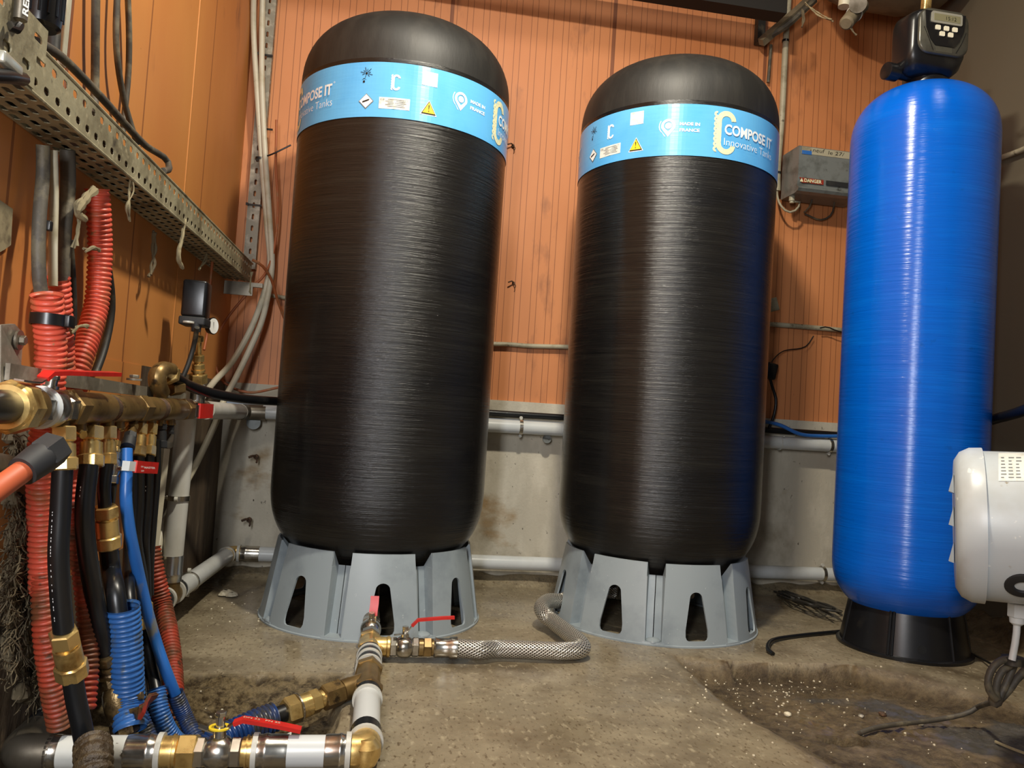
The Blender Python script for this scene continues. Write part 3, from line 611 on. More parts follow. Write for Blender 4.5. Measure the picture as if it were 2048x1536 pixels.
def clamp(label, c, d, r, stand_d, L=0.03, m='black_plastic', group=None):
    t = thing('pipe_clamp', label, 'clamp', Vector(c)); d, _, _ = frame(d); b = MB(); b.lathe(Vector(c)-d*0.006, d, [(0, r), (0, r+0.0035), (0.012, r+0.0035), (0.012, r)], 28, closed=False); b.build('band', 'steel', t)
    s_ = MB(); sd = Vector(stand_d).normalized(); o = Vector(c)+sd*(r+0.002); s_.lathe(o, sd, [(0, 0.0045), (L*0.35, 0.0045), (L*0.36, 0.005), (L, 0.013)], 16); s_.build('standoff', 'steel', t)
    k = MB()
    side = d.cross(sd)
    for sg in (-1, 1): k.lathe(Vector(c)+side*sg*(r+0.008)-sd*0.003, sd, [(0, 0.006), (0.008, 0.006)], 12)
    k.build('lug', 'white_ring', t)
    return t
Zu = Vector((0, 0, 1)); Yv = Vector((0, 1, 0)); Xu = Vector((1, 0, 0))
R50 = 0.0245
# ================================================================== FLOOR PIPEWORK (near run, along the camera edge)
V0 = 1.325; ZP = 0.03; U1 = 0.014
a = Vector((-0.50, V0, ZP))
straight('water_pipe', 'short white floor pipe with black specks at bottom left, crossed by mud-caked hose', (-0.462, V0, ZP), (-0.344, V0, ZP), R50, 'white_pipe')
t = thing('press_elbow', 'dull steel elbow of the floor pipe at the bottom left corner of the photo', 'fitting', (-0.50, V0, ZP))
m = MB(); m.tube([(-0.506, V0+0.07, ZP+0.002), (-0.507, V0+0.02, ZP), (-0.495, V0+0.002, ZP), (-0.455, V0, ZP)], R50+0.003, 24, step=0.006); m.build('body', 'dull_steel', t)
m = MB(); press(m, (-0.497, V0, ZP), Xu, 0.052, R50); m.build('sleeve', 'steel', t)
m = MB(); press(m, (-0.507, V0+0.06, ZP+0.002), (0, 1, 0.03), 0.05, R50*0.99); m.build('sleeve', 'black_rubber', t)
straight('water_pipe', 'white pipe running back from the bottom left elbow beside muddy left wall', (-0.507, V0+0.10, ZP+0.004), (-0.489, 1.80, 0.094), R50, 'white_pipe')
# adapter, valve, adapter
def brass_adapter(label, p, d, parts, r=R50):
    t = thing('pipe_adapter', label, 'fitting', Vector(p)); m = MB(); k = press(m, p, d, 0.045, r); m.build('sleeve', 'steel', t)
    q = Vector(p)+Vector(d)*0.045; m = MB(); m.lathe(q, d, [(0, r*1.18), (0.008, r*1.18)], 28); m.build('collar', 'white_ring', t)
    m = MB(); seg(m, q+Vector(d)*0.008, d, parts); m.build('threaded_end', 'brass', t)
    return t
brass_adapter('steel and brass adapter left of the yellow-tagged valve on near floor pipe', (-0.350, V0, ZP), Xu, [('r', 0.014, R50*0.98), ('r', 0.003, R50*1.08), ('r', 0.005, R50*0.98), ('h', 0.030, R50*1.14)])
p = Vector((-0.250, V0-0.002, ZP))
vp = p+Xu*0.0; c = p+Xu*0.032
lev = [PV(398, 1452, V0-0.0), PV(418, 1460, V0-0.0), PV(436, 1465, V0), PV(468, 1446, V0+0.0), PV(487, 1439, V0), PV(520, 1444, V0), PV(560, 1451, V0), PV(602, 1460, V0)]
t = ball_valve('ball_valve', 'chrome ball valve with long red lever on the near floor pipe', p, Xu, 0.072, R50*1.02, Zu, lev, 'steel', 'steel', 'red', 0.62, 0.036, w=0.015)
m = MB(); cc = Vector((c.x+0.003, V0, ZP+0.037)); m.lathe(cc, Zu, [(0, 0.0165), (0.0022, 0.0165)], 24); m.build('collar_washer', 'yellow', t)
g = MB(); vs, fs = text_mesh('DN 32   PN 25', 0.0)
A_, B_ = Vector(lev[4]), Vector(lev[6]); dd = (B_-A_).normalized(); sd = Vector((0, 1, 0)); g.add([A_.lerp(B_, x)+Zu*0.0040+sd*(yv*0.008-0.002) for x, yv in vs], fs); g.build('lettering', 'stone', t, flat=True)
t = thing('pipe_adapter', 'steel and brass adapter right of the red lever valve on near floor pipe', 'fitting', (-0.178, V0, ZP))
m = MB(); seg(m, (-0.178, V0, ZP), Xu, [('r', 0.006, R50*0.9), ('r', 0.003, R50*1.02), ('r', 0.004, R50*0.92), ('r', 0.003, R50*1.02)]); m.build('threaded_end', 'brass', t)
m = MB(); m.lathe((-0.162, V0, ZP), Xu, [(0, R50*1.16), (0.008, R50*1.16)], 28); m.build('collar', 'white_ring', t)
m = MB(); press(m, (-0.108, V0, ZP), -Xu, 0.046, R50); m.build('sleeve', 'steel', t)
straight('water_pipe', 'short clean white pipe left of the brass corner elbow at bottom', (-0.113, V0, ZP), (-0.045, V0, ZP), R50, 'clean_pipe')
t = thing('brass_elbow', 'brass corner elbow with steel sleeves at the bottom of the photo', 'fitting', (U1, V0, ZP))
m = MB(); m.tube([(-0.008, V0, ZP), (0.004, V0+0.001, ZP), (U1-0.002, V0+0.010, ZP), (U1, V0+0.03, ZP)], R50*1.06, 24, step=0.005); m.lathe((U1+0.001, V0-0.002, ZP), Zu, [(-0.02, 0.018), (-0.005, R50), (0.01, R50), (0.022, 0.014)], 20); m.build('body', 'brass', t)
m = MB(); press(m, (-0.050, V0, ZP), Xu, 0.034, R50); m.build('sleeve', 'steel', t)
m = MB(); m.lathe((-0.017, V0, ZP), Xu, [(0, R50*1.2), (0.008, R50*1.2)], 28); m.lathe((U1, V0+0.030, ZP), Yv, [(0, R50*1.22), (0.010, R50*1.22)], 28); m.build('collar', 'white_ring', t)
m = MB(); m.lathe((U1, V0+0.040, ZP), Yv, [(0, R50*1.1), (0.038, R50*1.1)], 28); m.build('sleeve', 'black_rubber', t)
straight('water_pipe', 'white pipe running back from brass corner elbow towards the left tank', (U1, V0+0.074, ZP), (U1, 1.575, ZP), R50, 'clean_pipe')
# tee with hose branch
t = thing('pipe_tee', 'brass pipe tee whose branch goes left to the muddy hose', 'fitting', (U1, 1.58, ZP))
m = MB(); m.lathe((U1, 1.555, ZP), Yv, [(0, R50*1.18), (0.008, R50*1.18)], 28); m.lathe((U1, 1.745, ZP), Yv, [(0, R50*1.18), (0.010, R50*1.18)], 28); m.build('collar', 'white_ring', t)
m = MB(); m.lathe((U1, 1.563, ZP), Yv, [(0, R50*1.1), (0.025, R50*1.1)], 28); m.lathe((U1, 1.755, ZP), Yv, [(0, R50*1.08), (0.03, R50*1.08)], 28); m.build('sleeve', 'black_rubber', t)
m = MB(); seg(m, (U1, 1.588, ZP), Yv, [('h', 0.026, R50*1.24), ('r', 0.100, R50*1.02), ('h', 0.026, R50*1.24)]); m.build('body', 'old_brass', t)
bp = Vector((U1-0.01, 1.65, ZP)); bd = (PZ(664, 1390, 0.02)-bp).normalized()
m = MB(); seg(m, bp, bd, [('r', 0.030, R50*0.85), ('r', 0.020, R50*0.9), ('h', 0.042, R50*1.02)]); m.build('branch', 'old_brass', t)
q = bp+bd*0.092
t = thing('hose_coupling', 'big brass hose coupling between tee and muddy blue corrugated hose', 'fitting', q)
m = MB(); seg(m, q, bd, [('r', 0.008, 0.017), ('h', 0.022, 0.023), ('r', 0.024, 0.023), ('h', 0.026, 0.027)]); m.build('body', 'brass', t)
m = MB(); m.lathe(q+bd*0.052, bd, [(0, 0.0275), (0.003, 0.0275)], 28); m.build('ring', 'steel', t)
m = MB(); q2 = q+bd*0.08; m.lathe(q2, bd, [(0, 0.016), (0.03, 0.016)], 24); m.build('hose_neck', 'black_rubber', t)
q3 = q2+bd*0.022
m = MB(); m.corr([q3, q3+bd*0.06+Zu*-0.002, q3+bd*0.12+Vector((0, -0.004, -0.010)), q3+bd*0.18+Vector((0, -0.012, -0.030)), q3+bd*0.25+Vector((0, -0.02, -0.070))], 0.0275, 0.0085, 0.0042); one(m, 'corrugated_hose', 'muddy_blue', 'muddy blue corrugated hose lying in the wet trench behind red lever', 'hose')
m = MB(); n_ = Vector((0.1, -0.8, 0.6)).normalized(); A = PZ(549, 1479, 0.012); B = PZ(583, 1463, 0.012); dn = Vector((0.0, -0.012, -0.016)); m.add([A, B, B+dn, A+dn], [(0, 1, 2, 3)]); tg = one(m, 'paper_tag', 'label_white', 'small white paper tag lying in the mud under the red lever', 'tag', flat=True)
so = tg.modifiers.new('thickness', 'SOLIDIFY'); so.thickness = 0.0006
m = MB(); fx = lambda x, y: A.lerp(B, x)+dn*(1-y)+n_*0.0012; put_text(m, 'n:', fx, 0.14, 0.34, 0.35, 0.38, 0.03)
for k in range(7): poly2(m, [(0.50+0.05*k, 0.3), (0.50+0.05*k+0.02, 0.3), (0.50+0.05*k+0.02, 0.75), (0.50+0.05*k, 0.75)], fx)
m.build('print', 'black_ink', tg, flat=True)
# run under the tank: collars, second tee
t = thing('pipe_tee', 'brass tee at the foot of the left tank stand feeding two valves', 'fitting', (U1, 1.80, ZP))
m = MB(); m.lathe((U1, 1.785, ZP), Yv, [(0, R50*1.16), (0.016, R50*1.16)], 28); m.lathe((U1, 1.825, ZP), Yv, [(0, R50*1.18), (0.010, R50*1.18)], 28); m.build('collar', 'white_ring', t)
m = MB(); m.lathe((U1, 1.80, ZP), Yv, [(0, R50*1.1), (0.026, R50*1.1)], 28); m.lathe((U1, 1.835, ZP), Yv, [(0, R50*1.12), (0.015, R50*1.12)], 28); m.build('sleeve', 'black_rubber', t)
m = MB(); seg(m, (U1, 1.85, ZP), Yv, [('h', 0.022, R50*1.26), ('r', 0.06, R50*1.05), ('h', 0.022, R50*1.2)]); m.lathe((U1+0.01, 1.895, ZP+0.003), Xu, [(0, R50*0.9), (0.028, R50*0.9), (0.030, R50*0.98), (0.036, R50*0.98)], 24); m.build('body', 'brass', t)
# valve into the stand
p = Vector((U1, 1.955, ZP+0.008)); d = Vector((0, 1, 0.25)).normalized()
b0 = PV(745, 1243, 1.985); lv = [b0+Vector((0, -0.01, 0)), b0, PV(746, 1232, 1.99), PV(747, 1222, 1.995), PV(749, 1208, 2.0), PV(750, 1192, 2.005)]
ball_valve('ball_valve', 'chrome valve with short red lever reaching into the left tank stand', p, d, 0.075, R50*0.98, (0, -0.25, 1), lv, 'steel', 'old_brass', 'red', 0.6, 0.018, w=0.018)
m = MB(); m.tube([p+d*0.07, (0.014, 2.10, 0.055), (0.013, 2.22, 0.06), (0.013, 2.33, 0.065), (0.0132, 2.3476, 0.12)], 0.021, 20); one(m, 'connecting_pipe', 'dull_steel', 'steel connecting pipe inside the left stand going up to the black tank', 'pipe')
# side valve to the braided hose
p = Vector((U1+0.046, 1.895, ZP+0.003))
lv = [PV(788, 1270, 1.885), PV(800, 1268, 1.885), PV(812, 1268, 1.885), PV(824, 1252, 1.885), PV(836, 1240, 1.885), PV(860, 1238, 1.885), PV(885, 1236, 1.885), PV(909, 1235, 1.885)]
ball_valve('ball_valve', 'chrome valve with thin red lever before the braided hose', p, Xu, 0.068, R50*0.98, Zu, lv, 'steel', 'steel', 'red', 0.55, 0.022, w=0.010)
t = thing('braided_hose', 'braided steel flexible hose curving from the valve into middle tank stand', 'hose', p)
q = p+Xu*0.068
m = MB(); seg(m, q, Xu, [('r', 0.010, R50*0.85), ('h', 0.020, R50*0.95), ('r', 0.004, R50*0.8)]); m.build('union_nut', 'old_brass', t)
m = MB(); q = q+Xu*0.034; m.lathe(q, Xu, [(0, R50*0.8), (0.004, R50*0.98), (0.010, R50*0.92), (0.036, R50*0.92), (0.040, R50*1.04), (0.056, R50*1.04), (0.058, R50*0.9)], 28); m.build('end_sleeve', 'steel', t)
m = MB(); m.tube([q+Xu*0.05, q+Vector((0.11, -0.002, -0.003)), PZ(1000, 1298, 0.026), PZ(1080, 1301, 0.026), PZ(1128, 1302, 0.026)+Vector((0, 0, 0)), Vector((0.530, 1.925, 0.026)), Vector((0.535, 1.97, 0.032)), PZ(1110, 1246, 0.035), PZ(1090, 1230, 0.045), PV(1083, 1214, 2.23), PV(1097, 1202, 2.29), PV(1126, 1200, 2.33), Vector((0.64, 2.34, 0.085)), Vector((0.74, 2.345, 0.08))], 0.0215, 30, step=0.006); m.build('braid', 'braid', t)
m = MB(); m.tube([(0.75, 2.345, 0.078), (0.82, 2.345, 0.075), (0.864, 2.35, 0.12)], 0.021, 18); one(m, 'connecting_pipe', 'dull_steel', 'steel connecting pipe inside the middle stand, dim through its slots', 'pipe')

# ================================================================== LOW WALL PIPES
straight('water_pipe', 'low white pipe along left wall, from floor tee to back corner elbow', (-0.478, 2.165, 0.092), (-0.462, 2.70, 0.082), R50, 'clean_pipe')
t = thing('pipe_tee', 'steel pipe tee at the foot of the vertical white pipe', 'fitting', (-0.484, 2.09, 0.092))
dl = Vector((0.03, 1, -0.012)).normalized(); o = Vector((-0.484, 2.09, 0.093))
m = MB(); m.lathe(o-dl*0.03, dl, [(0, R50), (0.06, R50)], 24); m.lathe(o, Zu, [(0, R50*0.95), (0.04, R50*0.95)], 24); m.build('body', 'old_brass', t)
m = MB(); m.lathe(o-dl*0.048, dl, [(0, R50*1.2), (0.012, R50*1.2)], 28); m.lathe(o+dl*0.036, dl, [(0, R50*1.2), (0.010, R50*1.2)], 28); m.build('collar', 'white_ring', t)
m = MB(); press(m, o+Zu*0.100, -Zu, 0.064, R50); m.build('sleeve', 'steel', t)
m = MB(); m.lathe(o-dl*0.085, dl, [(0, R50*1.05), (0.038, R50*1.05)], 28); m.lathe(o+dl*0.046, dl, [(0, R50*1.05), (0.035, R50*1.05)], 28); m.build('sleeve', 'black_rubber', t)
straight('water_pipe', 'vertical white pipe rising from floor tee to the brass manifold end', (-0.484, 2.09, 0.15), (-0.478, 2.09, 0.545), R50, 'white_pipe')
clamp('clamp with flared steel standoff midway up the vertical white pipe', (-0.482, 2.09, 0.335), Zu, R50, (-1, -0.12, 0), 0.025)
clamp('clamp around the low white pipe beside left wall', (-0.476, 2.26, 0.090), dl, R50, (-1, 0, 0), 0.02)
t = thing('press_elbow', 'steel elbow of the low white pipe in the back left corner', 'fitting', (-0.46, 2.76, 0.08))
m = MB(); m.tube([(-0.461, 2.70, 0.082), (-0.46, 2.745, 0.081), (-0.445, 2.765, 0.081), (-0.40, 2.765, 0.081)], R50, 22, step=0.008); m.build('body', 'brass', t)
m = MB(); press(m, (-0.365, 2.765, 0.081), -Xu, 0.06, R50); m.build('sleeve', 'steel', t)
m = MB(); m.lathe((-0.436, 2.765, 0.081), Xu, [(0, R50*1.18), (0.009, R50*1.18)], 24); m.lathe((-0.4625, 2.712, 0.082), Yv, [(0, R50*1.16), (0.009, R50*1.16)], 24); m.build('collar', 'white_ring', t)
straight('water_pipe', 'long low white pipe along the back wall behind the tank stands', (-0.37, 2.765, 0.081), (1.95, 2.765, 0.078), R50, 'clean_pipe')
clamp('clamp on low back wall pipe just left of the blue tank', (1.70-0.02, 2.765, 0.079), Xu, R50, (0, 1, 0), 0.04)
# upper pipe
straight('water_pipe', 'white pipe from the red-handled manifold end to the back wall', (-0.455, 2.19, 0.556), (-0.452, 2.70, 0.552), R50, 'white_pipe')
t = thing('press_elbow', 'steel elbow where the upper white pipe meets the back wall', 'fitting', (-0.452, 2.75, 0.552))
m = MB(); m.tube([(-0.452, 2.69, 0.552), (-0.452, 2.745, 0.552), (-0.436, 2.772, 0.552), (-0.38, 2.775, 0.553)], R50*1.08, 22, step=0.008); m.build('body', 'dull_steel', t)
straight('water_pipe', 'upper white pipe along back wall seen between the tanks', (-0.39, 2.775, 0.556), (1.95, 2.775, 0.562), R50*0.98, 'clean_pipe')
clamp('clamp with white lugs on upper back wall pipe between black tanks', (0.495, 2.775, 0.559), Xu, R50, (0, 1, 0), 0.03)
clamp('clamp on the upper back wall pipe close to the blue tank', (1.69, 2.775, 0.562), Xu, R50*0.96, (0, 1, 0), 0.03)
for (x_, g_) in ((0.360, 'white cable tie around upper pipe right beside the left black tank'), (1.485, 'white cable tie around upper pipe right of the middle tank')):
    m = MB(); m.lathe((x_, 2.775, 0.558), Xu, [(0, 0.0265), (0.004, 0.0265)], 20); m.box((x_+0.002, 2.745, 0.585), (0.005, 0.006, 0.006)); one(m, 'cable_tie', 'white_ring', g_, 'cable tie')
m = MB(); m.tube([(0.20, 2.79, 0.602), (0.9, 2.79, 0.604), (1.5, 2.785, 0.606), (1.95, 2.785, 0.604)], 0.011, 14); one(m, 'supply_hose', 'black_rubber', 'black hose lying along the top of the upper back wall pipe', 'hose')
m = MB(); m.tube([PV(1525, 842, 2.77), PV(1560, 850, 2.765), PV(1600, 868, 2.75), PV(1640, 872, 2.76), PV(1700, 872, 2.76)], 0.007, 10); one(m, 'cable', 'blue_pipe', 'blue cable dipping behind middle tank onto the black hose', 'cable')
# conduit on the panel
pipe_run('conduit', 'thin grey conduit across orange wall between the tanks, at mid height', [PV(985, 688, 2.815), PV(1020, 689, 2.815), PV(1060, 692, 2.815), PV(1138, 694, 2.815)], 0.0085, 'old_pipe', 'conduit')
pipe_run('conduit', 'thin grey conduit across orange wall between middle and blue tank', [PV(1535, 648, 2.815), PV(1600, 653, 2.815), PV(1690, 661, 2.815)], 0.0095, 'old_pipe', 'conduit')
pipe_run('conduit', 'short stub of dirty conduit on the wall left of left tank', [PV(535, 590, 2.815), PV(560, 594, 2.815), PV(600, 600, 2.815)], 0.0075, 'old_pipe', 'conduit')
# ================================================================== LEFT WALL: CABLE TRAY
def slot_cell(mb, O, ex, ey, w, h, sw, sh):
    """one w x h cell of sheet with a rounded slot sw x sh in the middle (sw along ex)"""
    c = O+ex*(w/2)+ey*(h/2); inn = []
    for (sx, sy) in ((1, -1), (1, 1), (-1, 1), (-1, -1)):
        k = min(sw, sh)*0.3
        a = c+ex*sx*(sw/2)+ey*sy*(sh/2-k); b = c+ex*sx*(sw/2-k)+ey*sy*(sh/2)
        inn += ([b, a] if sx*sy < 0 else [a, b])
    out = [O+ex*w, O+ex*w+ey*h, O+ey*h, O]
    mb.add(out+inn, [(0, 1, 6, 5), (1, 2, 8, 7), (2, 3, 10, 9), (3, 0, 4, 11), (0, 5, 4), (1, 7, 6), (2, 9, 8), (3, 11, 10)])
def perforated(mb, O, ex, ey, L, Wd, cw, rows, sw, sh, stag=True):
    ch = Wd/rows
    for r_ in range(rows):
        n = int(L/cw); off = cw/2 if (stag and r_ % 2) else 0.0
        if off: mb.add([O+ey*(r_*ch), O+ex*off+ey*(r_*ch), O+ex*off+ey*((r_+1)*ch), O+ey*((r_+1)*ch)], [(0, 1, 2, 3)])
        for k in range(n): slot_cell(mb, O+ex*(off+k*cw)+ey*(r_*ch), ex, ey, cw, ch, sw, sh)
t = thing('cable_tray', 'long dusty perforated steel cable tray sloping away along left wall', 'cable tray', (-0.50, 1.8, 0.96))
T0 = Vector((LW+0.002, 0.86, 0.946)); T1_ = Vector((LW+0.002, 2.73, 0.984)); ex = (T1_-T0).normalized(); Lt = (T1_-T0).length; WT, HT_ = 0.076, 0.062
m = MB(); perforated(m, T0, ex, Xu, Lt, WT, 0.036, 4, 0.024, 0.0090); m.build('tray_floor', 'tray', t, flat=True)
m = MB(); perforated(m, T0+Xu*WT, ex, Zu, Lt, HT_, 0.036, 2, 0.016, 0.0105, True); m.tube([T0+Xu*WT+Zu*HT_, T1_+Xu*WT+Zu*HT_], 0.0022, 8, smooth=False); m.tube([T0+Xu*WT, T1_+Xu*WT], 0.0022, 8, smooth=False); m.build('outer_flange', 'tray', t, flat=True)
m = MB(); perforated(m, T0+Xu*0.003, ex, Zu, Lt, HT_, 0.036, 2, 0.016, 0.0105, True); m.build('wall_flange', 'tray', t, flat=True)
for o in t.children:
    so = o.modifiers.new('thickness', 'SOLIDIFY'); so.thickness = 0.0014; so.offset = 0
m = MB(); m.box((LW+0.055, 2.705, 0.972), (0.13, 0.016, 0.014)); m.box((LW+0.045, 2.70, 0.95), (0.09, 0.008, 0.03)); m.build('support_bracket', 'dull_steel', t)
for k_, (du, dz, r_) in enumerate(((0.016, 0.014, 0.0125), (0.040, 0.014, 0.0130), (0.062, 0.013, 0.0115), (0.028, 0.034, 0.0105), (0.050, 0.034, 0.0100))):
    P_ = [T0+ex*(Lt*f)+Xu*(du+0.003*math.sin(7*f+k_))+Zu*(dz+0.002*math.sin(9*f+2*k_)) for f in (0.0, 0.2, 0.4, 0.6, 0.8, 0.97)]
    pipe_run('tray_cable', 'dusty dark cables lying along inside the long left cable tray', P_, r_, 'dark_cable', 'cable', group='cables lying in the left wall tray')
# overlapping joint piece near the camera
t2 = thing('tray_joint_plate', 'dusty wide steel joint plate over the tray at the upper left edge', 'plate', (-0.45, 0.98, 1.0))
m = MB(); perforated(m, Vector((LW+WT+0.006, 0.80, 0.947)), ex, Zu, 0.30, 0.085, 0.05, 2, 0.022, 0.011, True); o = m.build('plate', 'tray', t2, flat=True); so = o.modifiers.new('thickness', 'SOLIDIFY'); so.thickness = 0.002
m = MB(); m.box(PU(18, 128, -0.438), (0.012, 0.045, 0.014), bev=0.003); m.build('silver_clip', 'silver', t2)
m = MB(); m.tube([PU(-20, 150, -0.440), PU(18, 153, -0.437), PU(46, 158, -0.442)], 0.008, 10); m.build('black_clip', 'black_rubber', t2)
# vertical tray in the corner
t = thing('cable_tray', 'narrow perforated vertical cable tray in the back left corner', 'cable tray', (-0.47, 2.80, 1.5))
m = MB(); perforated(m, Vector((-0.497, 2.795, 1.04)), Zu, Xu, 1.36, 0.040, 0.040, 1, 0.019, 0.008, False); m.build('tray_floor', 'galv', t, flat=True)
for sx in (-0.497, -0.457):
    m = MB(); perforated(m, Vector((sx, 2.795, 1.04)), Zu, Yv, 1.36, 0.028, 0.040, 1, 0.016, 0.007, False); m.build('flange', 'galv', t, flat=True)
for o in t.children:
    so = o.modifiers.new('thickness', 'SOLIDIFY'); so.thickness = 0.0014; so.offset = 0
for (x_, y_, g_) in ((530, 110, 'upper black cable tie on the corner tray'), (530, 258, 'black cable tie on corner tray above the long black strap'), (508, 410, 'lower black cable tie around the corner tray')):
    q = PV(x_, y_, 2.79); m = MB(); m.box((q.x, 2.789, q.z), (0.052, 0.004, 0.006)); m.box((q.x-0.022, 2.784, q.z), (0.008, 0.006, 0.009)); one(m, 'cable_tie', 'black_plastic', g_, 'cable tie')
q = PV(520, 318, 2.765); m = MB(); m.tube([q+Vector((-0.012, 0, 0)), q+Vector((0.01, -0.012, 0.004)), PV(545, 308, 2.74), PV(582, 290, 2.73)], 0.0028, 8); m.lathe(q-Zu*0.004, Zu, [(0, 0.016), (0.008, 0.016)], 14); one(m, 'cable_strap', 'black_plastic', 'black strap with long pointed tail around the white cables', 'strap')
# ------------------------------------------------------------------ white cables in the corner
r8 = 0.0095
pipe_run('white_cable', 'white cable in the corner, left one, bending left to the white trunking', [PV(508, -40, 2.70), PV(507, 60, 2.77), PV(514, 180, 2.765), PV(524, 320, 2.76), PV(534, 450, 2.755), PV(540, 530, 2.75), PV(527, 590, 2.735), PV(502, 657, 2.70), PV(465, 723, 2.64), PV(427, 765, 2.56), PV(395, 808, 2.37), PV(366, 848, 2.22), PV(338, 890, 2.10)], r8, 'white_cable', 'cable')
pipe_run('white_cable', 'white cable in the corner, right one, passing behind the vertical pipe', [PV(526, -40, 2.765), PV(524, 60, 2.765), PV(524, 180, 2.76), PV(531, 320, 2.75), PV(540, 450, 2.745), PV(544, 530, 2.74), PV(536, 590, 2.73), PV(523, 644, 2.71), PV(498, 702, 2.67), PV(469, 761, 2.61), PV(448, 800, 2.56), PV(430, 848, 2.50), PV(393, 926, 2.40), PV(360, 985, 2.24), PV(335, 1030, 2.13), PV(318, 1085, 2.08), PV(314, 1120, 2.06)], r8, 'white_cable', 'cable')
m = MB(); m.box((-0.488, 2.12, 0.36), (0.018, 0.016, 0.37), rot=Matrix.Rotation(math.radians(1.5), 3, 'X'), bev=0.002)
tk = PV(331, 897, 2.0); tb = PV(306, 1112, 1.98)
m = MB(); m.tube([tk, (tk+tb)/2, tb], 0.0105, 4, smooth=False); one(m, 'cable_trunking', 'white_cable', 'narrow white trunking rising beside the vertical white pipe to the grey connector', 'trunking', flat=True)
pipe_run('orange_cable', 'thin orange cable dropping from the top and crossing behind left tank', [PV(553, 240, 2.75), PV(552, 330, 2.75), PV(556, 420, 2.75), PV(548, 500, 2.74), PV(530, 548, 2.73), PV(505, 575, 2.72), PV(452, 640, 2.70), PV(430, 690, 2.69), PV(432, 735, 2.68), PV(452, 768, 2.68), PV(500, 785, 2.69), PV(562, 774, 2.71)], 0.0042, 'copper_cable', 'cable')
pipe_run('orange_cable', 'thin orange cable looping from tray end down behind the left tank', [PV(505, 520, 2.60), PV(525, 532, 2.62), PV(543, 560, 2.66), PV(555, 600, 2.70), PV(570, 640, 2.74)], 0.0045, 'copper_cable', 'cable')
pipe_run('copper_pipe', 'thin orange cable down the left wall beside the black pressure switch', [PU(425, 520, -0.50), PU(420, 580, -0.50), PU(415, 660, -0.51), PU(408, 700, -0.51)], 0.004, 'copper_cable', 'cable')
# ------------------------------------------------------------------ cables on the left wall, top
pipe_run('dusty_cable', 'thick dusty cable hanging vertically, left of the paired cables', [PU(192, -40, -0.515), PU(191, 60, -0.515), PU(190, 180, -0.515), PU(187, 230, -0.50)], 0.0068, 'old_cable', 'cable')
pipe_run('dusty_cable', 'dusty cable crossing over its neighbour above the tray', [PU(236, -40, -0.515), PU(232, 60, -0.515), PU(236, 130, -0.513), PU(248, 200, -0.51), PU(262, 250, -0.50), PU(275, 290, -0.49)], 0.0055, 'old_cable', 'cable')
pipe_run('dusty_cable', 'dusty cable running straight down behind the crossing cable', [PU(254, -40, -0.518), PU(258, 60, -0.518), PU(257, 140, -0.520), PU(250, 220, -0.520), PU(244, 275, -0.51)], 0.0055, 'old_cable', 'cable')
m = MB(); m.box((0, 0, 0), (0.008, 0.017, 0.36), bev=0.002)
o = one(m, 'cable_trunking', 'white_cable', 'cream vertical trunking strip beside black filter at the top left', 'trunking'); o.location = PU(133, 20, -0.527)+Zu*0.09
pipe_run('dusty_cable', 'thick dark cable behind the black filter, top left', [PU(112, -30, -0.515), PU(110, 40, -0.515), PU(106, 110, -0.512)], 0.009, 'dark_cable', 'cable')
pipe_run('dusty_cable', 'long dusty cable lying above the tray, its end hooked over the edge', [PU(40, 78, -0.475), PU(75, 85, -0.475), PU(120, 112, -0.478), PU(165, 155, -0.480), PU(212, 205, -0.482), PU(252, 250, -0.485), PU(290, 290, -0.486), PU(318, 308, -0.485), PU(334, 320, -0.480), PU(338, 338, -0.470), PU(326, 342, -0.462)], 0.0066, 'old_cable', 'cable')
# black filter with lettering
t = thing('water_filter', 'black ribbed filter housing with white letters at the upper left corner', 'filter', PU(70, 30, -0.47))
m = MB(); b0 = PU(82, 58, -0.465); m.lathe(b0, Zu, [(0, 0.018), (0.004, 0.0225), (0.012, 0.0235), (0.16, 0.0235)], 28)
m.build('housing', 'black_plastic', t)
for k in range(14):
    w = 2*PI*k/14; m = MB(); q = b0+Vector((0.0235*math.cos(w), 0.0235*math.sin(w), 0.014)); m.tube([q, q+Zu*0.145], 0.0018, 6, smooth=False); m.build('rib', 'black_plastic', t)
m = MB(); b1 = PU(40, 40, -0.445); m.lathe(b1, Zu, [(0, 0.0075), (0.15, 0.0075)], 16); m.build('grey_tube', 'dull_steel', t)
m = MB(); tb_ = PU(50, 30, -0.437); up_ = Zu; rt_ = Vector((0.35, 0.93, 0)).normalized()
put_text(m, 'REN', lambda x, y: tb_+up_*x-rt_*y, 0.0, 0.028, -0.004, 0.008, 0.03); m.build('lettering', 'white_ink', t, flat=True)
m = MB(); m.tube([PU(22, 50, -0.445), PU(24, 58, -0.44), PU(34, 60, -0.44), PU(42, 48, -0.44)], 0.0045, 8); m.build('clip', 'black_plastic', t)
